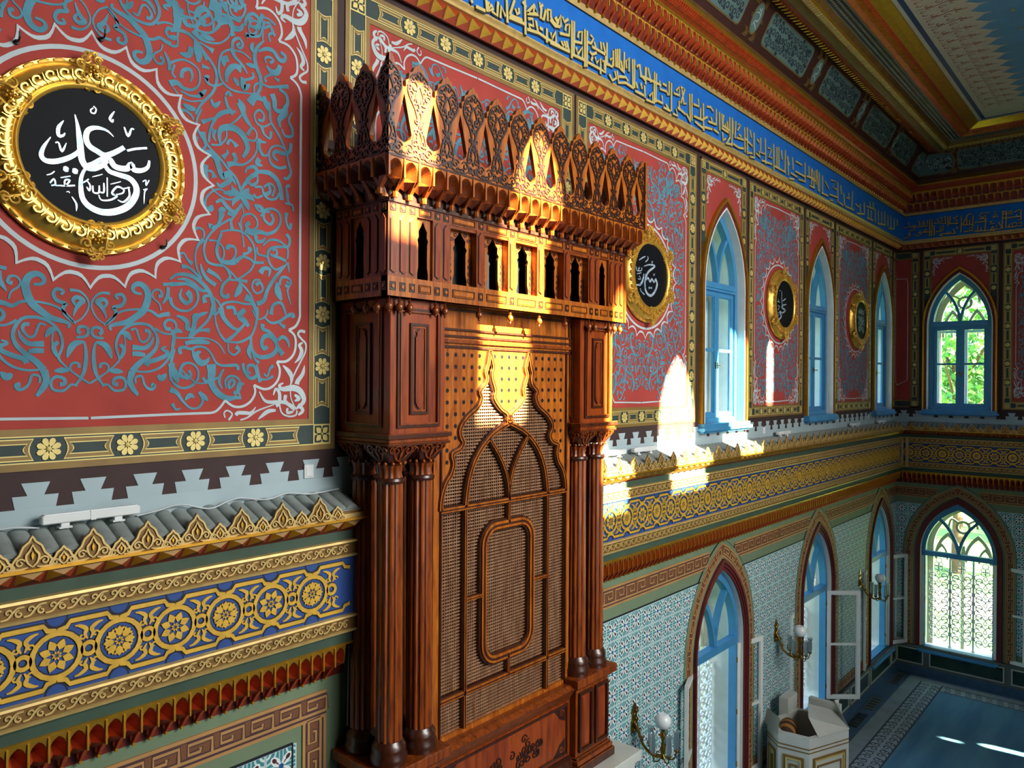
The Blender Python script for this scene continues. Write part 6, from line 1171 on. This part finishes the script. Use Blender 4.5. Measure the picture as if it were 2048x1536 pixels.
part('short_bar', [[(4.075, -.86), (4.075, -1.01)], [(4.075, -1.965), (4.075, -2.10)], [(3.64, -1.478), (3.79, -1.478)], [(4.36, -1.478), (4.51, -1.478)]], .026)
RR = rounded(.52, .945, .13, 6, XC, -1.4875); RR.append(RR[0])
part('rounded_frame', [RR], .062)
# loose wires behind the columns
g = G(); g.tube(cr([(3.07, -.45, .10), (3.10, -.60, .13), (3.06, -.70, .11), (3.12, -.62, .10)], 3), .004, 'wire', 5); g.tube(cr([(2.93, -.75, .05), (2.94, -1.4, .05), (2.93, -2.2, .05)], 3), .005, 'wire', 5)
ob('cable', g.mesh('cable'), None, MM, label='pale loose cable hanging behind the left columns', category='cable')

# ================================================================== ROUND CALLIGRAPHY MEDALLIONS
def frame_meshes():
    o = {}; g = G(); g.lathe([(.462, 0), (.470, .014), (.464, .028), (.450, .028), (.442, .022), (.430, .036), (.414, .058), (.385, .078), (.356, .084), (.346, .074), (.340, .072), (.332, .086), (.324, .084), (.316, .068)], 'framegold', 64, axis='c', caps=False); o['frame_ring'] = g.mesh('frame_ring', smooth=60)
    g = G()
    for i in range(40):
        t = 2*pi*i/40; L = []
        g.tube([(.455*math.cos(t+d), .455*math.sin(t+d), .030) for d in (-.055, 0, .055)], [.006, .011, .006], 'framegold', 5)
    o['gadroon_beading'] = g.mesh('gadroon_beading', smooth=60)
    g = G()
    for i in range(36):
        t0 = 2*pi*i/36; L = [(r*math.cos(t0+a), r*math.sin(t0+a)) for r, a in ((.352, 0), (.366, .05), (.385, .06), (.398, .02), (.392, -.03), (.380, -.02))]
        g.ribbon(cr(L, 3), (.004, .008, .005), .074, .090, 'framegold'); g.ribbon([(r*math.cos(t0+a), r*math.sin(t0+a)) for r, a in ((.35, .09), (.37, .10), (.40, .085))], (.003, .008, .002), .072, .088, 'framegold')
    o['relief_scroll'] = g.mesh('relief_scroll')
    g = G()
    for s in (-1, 1):
        for (x, y, r, t, z) in ((.030, .055, .026, 1.2, .07), (.055, .020, .028, -1.2, .075), (.028, -.025, .024, 1.2, .075), (.055, -.060, .024, 1.1, .07), (.022, -.085, .018, -1.1, .06), (.018, .085, .018, 1.1, .06)):
            P = spiral(x*s, y, r, r*.25, .4, t*s, 10); g.tube([(px, py, z+.006*k/10) for k, (px, py) in enumerate(P)], [.0045, .0075, .006], 'framegold', 5)
        g.tube([(s*.012, -.10, .055), (s*.05, -.03, .07), (s*.035, .04, .078), (0, .10, .06)], [.004, .009, .007, .004], 'framegold', 5)
    for t in range(5): g.ball((.017*math.cos(t*2*pi/5), .017*math.sin(t*2*pi/5), .085), .010, 'gold', 6, 4)
    g.ball((0, 0, .088), .009, 'gold', 6, 4); o['cartouche'] = g.mesh('cartouche', smooth=60)
    g = G(); g.lathe([(.320, .066), (.0001, .067)], 'board', 48, axis='c', caps=False); o['board'] = g.mesh('board')
    return o
FM = frame_meshes()
def medallion(a, label, text, phase=0., sx=1., green=False, dark=False):
    o = empty('calligraphy_medallion', MM @ T(a, 1.08, .008) @ S(sx, 1, 1), label=label, category='medallion', group='gilt calligraphy medallions on the long wall')
    for k in ('frame_ring', 'gadroon_beading', 'relief_scroll', 'board'):
        q = ob(k, FM[k], o)
        if k[0] == 'g' or k[:2] == 're': q['kind'] = 'stuff'
    for i in range(6):
        t = 90+60*i+phase; ob('cartouche', FM['cartouche'], o, RZ(t-90) @ T(0, .405, .014) @ S(.95))
    if text:
        g = G(); s = 1.0
        for w, p in parse(text): g.ribbon(cr([(x*s, y*s) for x, y in p], 4), w, .0668, .071, 'pearl')
        ob('calligraphy', g.mesh('calligraphy'), o)
    elif green:
        g = G(); scrollfill(g, .34, .40, 'cgreen', .067, .069, .05, .012, 21); scrollfill(g, .30, .34, 'pale', .067, .070, .045, .005, 22); ob('calligraphy', g.mesh('calligraphy'), o)
    return o
medallion(1.398, 'large gilt round medallion at the far left with white calligraphy on black', TX1, 2)
medallion(6.58, 'gilt round medallion half hidden behind the right end of the wooden loge', TX2, 4)
medallion(10.05, 'gilt round medallion between the first and second upper windows', TX3, 4)
medallion(13.37, 'gilt round medallion with greenish face between the second and third upper windows', None, 4, 1, True)
def hook_mesh():
    g = G(); g.lathe([(.012, 0), (.012, .012), (.006, .014)], 'iron', 8, axis='c'); g.tube([(0, 0, .01), (0, 0, .04), (.0, .012, .05), (0, .035, .05)], .0045, 'iron', 6); return g.mesh('wall_hook', smooth=40)
HK = hook_mesh()
for i, (u, b, lb) in enumerate(((1.408+.045, 1.085+.60, 'small black iron hook above the large left medallion'), (1.09, 1.085+.46, 'small black iron hook at the upper left edge of the large medallion'), (1.76, .70, 'small black iron hook at the lower right of the large medallion'))):
    ob('wall_hook', HK, None, MM @ T(u, b, .008), label=lb, category='hook', group='iron hooks around the large medallion')

# ================================================================== LEDGE FITTINGS
def flood(M, L, label):
    o = empty('linear_floodlight', M, label=label, category='light', group='linear floodlights on the ledge'); g = G()
    g.box(-L/2, L/2, 0, .042, -.022, .022, 'plastic'); ob('housing', g.mesh('housing', bevel=.005), o)
    g = G(); g.box(-L/2+.012, L/2-.012, .042, .046, -.018, .018, 'opal'); ob('diffuser', g.mesh('diffuser'), o)
    for s in (-1, 1):
        g = G(); g.box(s*L*.27-.018, s*L*.27+.018, -.020, .0, -.012, .012, 'plastic'); g.box(s*L*.27-.028, s*L*.27+.028, -.026, -.018, -.02, .02, 'plastic'); ob('bracket', g.mesh('bracket'), o)
    g = G(); g.box(-.012, .012, -.001, .044, -.024, .024, 'plastic'); ob('coupling', g.mesh('coupling'), o)
flood(MM @ T(1.40, -.674, .07), .44, 'white linear floodlight on the ledge at the far left')
flood(MM @ T(5.92, -.674, .07), .42, 'white linear floodlight on the ledge just right of the wooden loge')
flood(MM @ T(6.48, -.674, .07), .42, 'white linear floodlight on the ledge below the half hidden medallion')
flood(MM @ T(10.05, -.674, .07), .42, 'white linear floodlight on the ledge below the first gap between windows')
flood(MM @ T(13.1, -.674, .07), .42, 'white linear floodlight on the ledge below the second gap between windows'); flood(MM @ T(14.6, -.674, .07), .42, 'white linear floodlight on the ledge under the third upper window')
sw = G(); sw.box(-.034, .034, -.042, .042, 0, .010, 'plastic'); sw.frustum(-.026, .026, -.034, .034, .010, .014, .006, 'plastic'); SWM = sw.mesh('junction_box', bevel=.003)
for a, b, lb in ((2.66, -.555, 'white square junction box on the wall left of the wooden loge'), (9.55, -.60, 'white square junction box below the medallion between windows'), (14.05, -.555, 'white square junction box near the third upper window')):
    ob('junction_box', SWM, None, MM @ T(a, b, .003), label=lb, category='junction box', group='white junction boxes above the ledge')
g = G(); g.tube(cr([(1.62, -.69, .05), (1.72, -.675, .06), (1.85, -.66, .04), (2.0, -.70, .05), (2.1, -.675, .05), (2.2, -.665, .03), (2.35, -.69, .05), (2.5, -.67, .03), (2.65, -.69, .04), (2.86, -.68, .04)], 4), .005, 'wire', 5); g.tube(cr([(.9, -.69, .05), (1.0, -.68, .04), (1.08, -.675, .05), (1.18, -.69, .05)], 4), .005, 'wire', 5)
ob('lamp_cable', g.mesh('lamp_cable'), None, MM, label='grey cable looping over the roof tiles of the left ledge', category='cable')

# ================================================================== SCONCES
def sconce_meshes():
    o = {}; g = G()
    g.poly([(-.05, -.10), (.05, -.10), (.06, -.02), (.04, .06), (.05, .12), (.0, .20), (-.05, .12), (-.04, .06), (-.06, -.02)], 0, .015, 'brass'); 
    for s in (-1, 1):
        for k in range(3): g.tube([(px, py, .02) for px, py in spiral(s*.03, -.06+.08*k, .025, .006, 0, s*1.1, 8)], .006, 'brass', 5)
    o['back_plate'] = g.mesh('back_plate', smooth=50)
    g = G(); g.tube(cr([(0, .0, .01), (0, -.06, .05), (0, -.20, .12), (0, -.26, .24), (0, -.22, .33)], 4), [.014, .018, .02, .018, .016, .014], 'brass', 8)
    for k in range(5): t = k/4; g.tube([(px, py-.08-.04*k, .06+.05*k) for px, py in spiral(.02*(-1)**k, 0, .03, .008, 0, (-1)**k*1.0, 8)], .006, 'brass', 5)
    o['arm'] = g.mesh('arm', smooth=60)
    g = G(); g.lathe([(.002, -.27), (.022, -.25), (.012, -.22), (.03, -.17), (.018, -.13), (.012, -.08), (.026, -.05), (.030, -.02), (.016, .0), (.022, .02), (.03, .035)], 'brass', 12, (0, 0, .33)); o['stem'] = g.mesh('stem', smooth=60)
    g = G(); g.lathe([(.03, .035), (.062, .055), (.080, .095), (.078, .13), (.058, .165), (.035, .175), (.034, .172)], 'opal', 18, (0, 0, .33)); o['globe'] = g.mesh('globe', smooth=70)
    g = G(); g.tube(cr([(0, -.20, 0), (.05, -.26, 0), (.11, -.25, 0), (.13, -.19, 0)], 4), .007, 'brass', 6); g.lathe([(.006, -.20), (.026, -.18), (.028, -.17), (.016, -.165)], 'brass', 10, (.13, 0, 0)); o['branch'] = g.mesh('branch', smooth=60)
    g = G(); g.lathe([(.020, -.17), (.028, -.13), (.027, -.05), (.024, -.02), (.036, .015), (.034, .015), (.022, -.02), (.025, -.05), (.026, -.13), (.018, -.168)], 'chimney', 12, (.13, 0, 0)); o['glass_chimney'] = g.mesh('glass_chimney', smooth=70)
    return o
def chimney_mat():
    m = bpy.data.materials.new('chimney'); m.use_nodes = True; nt = m.node_tree; N = nt.nodes; L = nt.links; N.remove(N['Principled BSDF'])
    t = N.new('ShaderNodeBsdfTransparent'); g = N.new('ShaderNodeBsdfGlossy'); g.inputs['Roughness'].default_value = .12; d = N.new('ShaderNodeBsdfTranslucent'); d.inputs[0].default_value = (.85, .9, .92, 1)
    m1 = N.new('ShaderNodeMixShader'); m1.inputs[0].default_value = .35; m2 = N.new('ShaderNodeMixShader'); m2.inputs[0].default_value = .25; t.inputs[0].default_value = (.9, .95, .97, 1)
    L.new(t.outputs[0], m1.inputs[1]); L.new(d.outputs[0], m1.inputs[2]); L.new(m1.outputs[0], m2.inputs[1]); L.new(g.outputs[0], m2.inputs[2]); L.new(m2.outputs[0], N['Material Output'].inputs[0]); MAT['chimney'] = m
chimney_mat(); SCM = sconce_meshes()
for a, lb in ((6.42, 'brass wall sconce with white globe on the tiles beside the wooden loge'), (9.98, 'brass wall sconce with white globe between the first and second lower windows'), (13.62, 'brass wall sconce with white globe nearest the corner')):
    o = empty('wall_sconce', MM @ T(a, -3.36, .006), label=lb, category='sconce', group='brass wall sconces between the lower windows')
    for k in ('back_plate', 'arm', 'stem', 'globe'): ob(k, SCM[k], o)
    for i in range(5):
        br = ob('branch', SCM['branch'], o, T(0, 0, .33) @ RY(72*i+20)); ob('glass_chimney', SCM['glass_chimney'], br)

# ================================================================== MARBLE PULPIT, VENTS, CARPET
P8 = [(9.40, 3.86), (9.18, 3.63), (9.24, 3.27), (9.88, 3.01), (10.20, 3.27), (10.02, 3.72)]
pul = empty('marble_pulpit', Matrix.Translation((9.66, 3.45, .0112)), label='low white marble pulpit with gilded panels and a sloping desk', category='pulpit'); PC = Vector((9.66, 3.45, 0))
def wprism(g, P, z0, z1, m, s=1.0):
    v = [(PC.x+(x-PC.x)*s, PC.y+(y-PC.y)*s) for x, y in P]; n = len(v); vs = [(x-PC.x, y-PC.y, z0) for x, y in v]+[(x-PC.x, y-PC.y, z1) for x, y in v]; g.faces(vs, [(i, (i+1) % n, n+(i+1) % n, n+i) for i in range(n)], m); return vs
P8c = P8[::-1] if sum(P8[i][0]*P8[(i+1) % 6][1]-P8[(i+1) % 6][0]*P8[i][1] for i in range(6)) < 0 else P8
g = G(); Z1 = 1.17
vo = wprism(g, P8c, .0, Z1, 'marble'); vi = wprism(G(), P8c, .75, Z1, 'marble', .86)
n = 6; g.faces(vo[n:]+vi[n:], [(i, (i+1) % n, n+(i+1) % n, n+i) for i in range(n)], 'marble'); g.faces(vi, [((i+1) % n, i, n+i, n+(i+1) % n) for i in range(n)], 'marble'); g.faces(vi[:n], [tuple(range(n))], 'cushion')
wprism(g, P8c, 0, .12, 'marble', 1.06); ob('pulpit_body', g.mesh('pulpit_body'), pul)
g = G(); b1 = wprism(g, P8c, .985, 1.0, 'bgold', 1.012); wprism(g, P8c, 1.03, 1.045, 'bgold', 1.012); ob('gilt_band', g.mesh('gilt_band'), pul)
for i in range(6):
    p, q = Vector((*P8c[i], 0))-PC, Vector((*P8c[(i+1) % 6], 0))-PC; d = (q-p); L = d.length; d.normalize(); nn = Vector((d.y, -d.x, 0))
    Mx = Matrix(((d.x, 0, nn.x, p.x), (d.y, 0, nn.y, p.y), (0, 1, 0, 0), (0, 0, 0, 1))); g = G(); e = .06
    if L > .2: g.frame(e, L-e, .22, .92, .022, 0, .012, 'bgold'); g.frame(e+.03, L-e-.03, .25, .89, .016, 0, .016, 'bhi'); g.frame(e+.075, L-e-.075, .32, .82, .02, 0, .012, 'bgold'); ob('gilt_panel', g.mesh('gilt_panel'), pul, Mx)
g = G(); g.faces([(-.30, -.25, 1.17), (.20, -.46, 1.17), (.56, -.20, 1.20), (.30, .10, 1.30), (-.12, -.06, 1.30)], [(0, 1, 2, 3, 4)], 'marble'); g.faces([(.20, -.46, 1.17), (.56, -.20, 1.17), (.60, -.20, 1.34), (.54, -.16, 1.34)], [(0, 1, 2, 3)], 'marble')
g.box(.50, .58, -.24, .16, 1.16, 1.30, 'marble'); ob('book_desk', g.mesh('book_desk'), pul)
g = G(); v = [(-.26, .41, 1.17), (-.48, .18, 1.17), (-.48, .18, 1.34), (-.26, .41, 1.34)]; g.faces([(-.30, .43, 1.15), (-.50, .18, 1.15), (-.47, .16, 1.34), (-.27, .41, 1.34)], [(0, 1, 2, 3), (3, 2, 1, 0)], 'marble'); g.box(.10, .42, .28, .40, 1.10, 1.36, 'marble'); ob('back_rest', g.mesh('back_rest'), pul)
cu = empty('bolster_cushion', Matrix.Translation((9.40, 3.62, 1.06)), label='gold and brown striped bolster cushion inside the pulpit', category='cushion'); 
for k in range(7):
    g = G(); t0 = k/7; 
    prof = [(.12*math.sin(pi*(.12+.76*(t0+j/28)))**.6, (t0+j/28)*.40) for j in range(5)]; g.lathe(prof, 'cushion' if k % 2 else 'cushdark', 16, axis='a'); ob('cushion_stripe', g.mesh('cushion_stripe', smooth=60), cu, Matrix.Rotation(.25, 4, 'Z'))
def vent(x, y, L, W, grey, label):
    o = empty('floor_vent', Matrix.Translation((x, y, 0)), label=label, category='vent', group='floor vents along the long wall'); g = G(); g.box(-L/2, L/2, -W/2, W/2, .001, .004, 'ventdark'); g.frame(-L/2, L/2, -W/2, W/2, .012, .001, .010, 'ventgrey' if grey else 'ventdark'); ob('vent_frame', g.mesh('vent_frame'), o)
    for k in range(5):
        g = G(); xx = -L/2+.06+k*(L-.12)/4; g.box(xx-.022, xx+.022, -W/2+.012, W/2-.012, .004, .009, 'ventgrey' if grey else 'ventdark'); ob('vent_slat', g.mesh('vent_slat'), o)
vent(15.34, 3.81, .62, .145, True, 'grey floor vent nearest the corner'); vent(13.85, 3.82, .64, .155, True, 'grey floor vent in the middle of the row along the wall'); vent(12.98, 3.82, .60, .15, False, 'black floor vent nearest the pulpit')
CX1, CY1 = 15.66, 3.67
carpet = empty('carpet', Matrix.Translation((6, 0, 0)), label='large faded blue carpet with a grey scroll border', category='carpet'); CMx = Matrix.Translation((-6, 0, 0))
g = G(); g.box(-5.9, CX1, HY+.1, CY1, .001, .008, 'carpet'); ob('carpet_field', g.mesh('carpet_field'), carpet, CMx)
g = G(); g.box(-5.9, CX1, CY1-.22, CY1, .008, .010, 'carpetband'); g.box(CX1-.20, CX1, HY+.1, CY1-.22, .008, .010, 'carpetband'); ob('carpet_edge', g.mesh('carpet_edge'), carpet, CMx)
g = G(); y0, y1 = CY1-.59, CY1-.22; g.box(-5.9, CX1-.2, y0, y1, .008, .0095, 'carpetpale'); x0, x1 = CX1-.50, CX1-.20; g.box(x0, x1, HY+.1, y0, .008, .0095, 'carpetpale')
for yy in (y0, y1-.025): g.box(-5.9, x1, yy, yy+.025, .0095, .011, 'carpetdark')
for xx in (x0, x1-.025): g.box(xx, xx+.025, HY+.1, y0+.02, .0095, .011, 'carpetdark')
i = 0; xx = x1-.15
while xx > 6.0:
    s = 1 if i % 2 else -1; ym = (y0+y1)/2
    for k in (-1, 1):
        g.ribbon(spiral(xx, ym+k*.075, .070, .014, pi*.5*k, s*1.2, 14), (.010, .016, .012), .0095, .0105, 'carpetdark'); g.ribbon(cr([(xx+.07, ym+k*.02), (xx+.02, ym+k*.14), (xx-.06, ym+k*.15)], 3), (.006, .020, .004), .0095, .0105, 'carpetdark')
    xx -= .16; i += 1
yy = y0-.1
while yy > 1.0:
    xm = (x0+x1)/2
    for k in (-1, 1): g.ribbon(spiral(xm+k*.06, yy, .06, .014, 0, k*1.2, 12), (.008, .014, .010), .0095, .0105, 'carpetdark')
    yy -= .16
ob('carpet_border', g.mesh('carpet_border'), carpet, CMx)
# ================================================================== OUTDOORS
g = G(); g.face([(EX+.7, -30, -.4), (70, -30, -.4), (70, 40, -.4), (EX+.7, 40, -.4)], 'lawn'); g.face([(-10, WY+.7, -.4), (EX+.7, WY+.7, -.4), (EX+.7, 40, -.4), (-10, 40, -.4)], 'lawn')
ob('ground', g.mesh('ground'), None, Matrix.Identity(4), kind='structure', label='sunlit lawn outside the windows', category='lawn')
g = G(); g.face([(22, -10, -.385), (24.5, -10, -.385), (24.5, 20, -.385), (22, 20, -.385)], 'limestone')
ob('garden_path', g.mesh('garden_path'), None, Matrix.Identity(4), kind='structure', label='pale garden path crossing the lawn', category='path')
def tree_meshes(seed, h, r, m):
    R = random.Random(seed); t = G(); t.tube(cr([(0, 0, -.4), (.1, .05, h*.25), (-.05, .1, h*.5), (.05, 0, h*.8)], 4), [.22, .19, .16, .13, .1, .08], 'bark', 8)
    for k in range(6):
        a = R.random()*6.28; z = h*R.uniform(.3, .65); t.tube([(0, 0, z), (.4*r*math.cos(a), .4*r*math.sin(a), z+h*.12), (.8*r*math.cos(a), .8*r*math.sin(a), z+h*.2)], [.08, .05, .02], 'bark', 5)
    f = G(); vs = []; fs = []
    cl = [(R.uniform(-.6, .6)*r, R.uniform(-.6, .6)*r, h*R.uniform(.28, .98), r*R.uniform(.35, .6)) for _ in range(16)]
    for cx, cy, cz_, cr_ in cl:
        for _ in range(230):
            u = R.uniform(-1, 1); a = R.random()*6.28; q = cr_*R.uniform(.6, 1.05); s = math.sqrt(1-u*u); p = Vector((cx+q*s*math.cos(a), cy+q*s*math.sin(a), cz_+q*u)); d = Vector((R.gauss(0, 1), R.gauss(0, 1), R.gauss(0, 1))).normalized(); e = d.cross(Vector((R.gauss(0, 1), R.gauss(0, 1), R.gauss(0, 1)))).normalized(); l = R.uniform(.09, .17)
            i = len(vs); vs += [p-d*l, p+e*l*.5, p+d*l, p-e*l*.5]; fs.append((i, i+1, i+2, i+3))
    f.faces([tuple(v) for v in vs], fs, m); return t.mesh('trunk', smooth=60), f.mesh('foliage')
TR = [tree_meshes(1, 9.5, 2.4, 'leafA'), tree_meshes(2, 8.5, 2.6, 'leafB')]
for i, (x, y, z, k, lb) in enumerate(((27, 5.0, 0, 0, 'light green leafy tree outside the end window, nearest the middle'), (33.5, 9.6, 0, 1, 'dark green tree outside the end window, to the left'), (28, -1.2, 0, 1, 'dark green tree outside the end window, to the right'), (34, 3.2, 0, 0, 'light green tree farther behind in the garden'), (41, 14.5, 0, 1, 'dark tree at the far left of the garden'), (35, -4.5, 0, 0, 'light green tree at the far right of the garden'), (42, 6.5, 0, 1, 'dark tree farthest away in the garden'))):
    o = empty('garden_tree', Matrix.Translation((x, y, 0)) @ Matrix.Rotation(i*1.3, 4, 'Z') @ S(1+.08*(i % 3)), label=lb, category='tree', group='trees in the garden')
    ob('trunk', TR[k][0], o); ob('foliage', TR[k][1], o, kind='stuff')
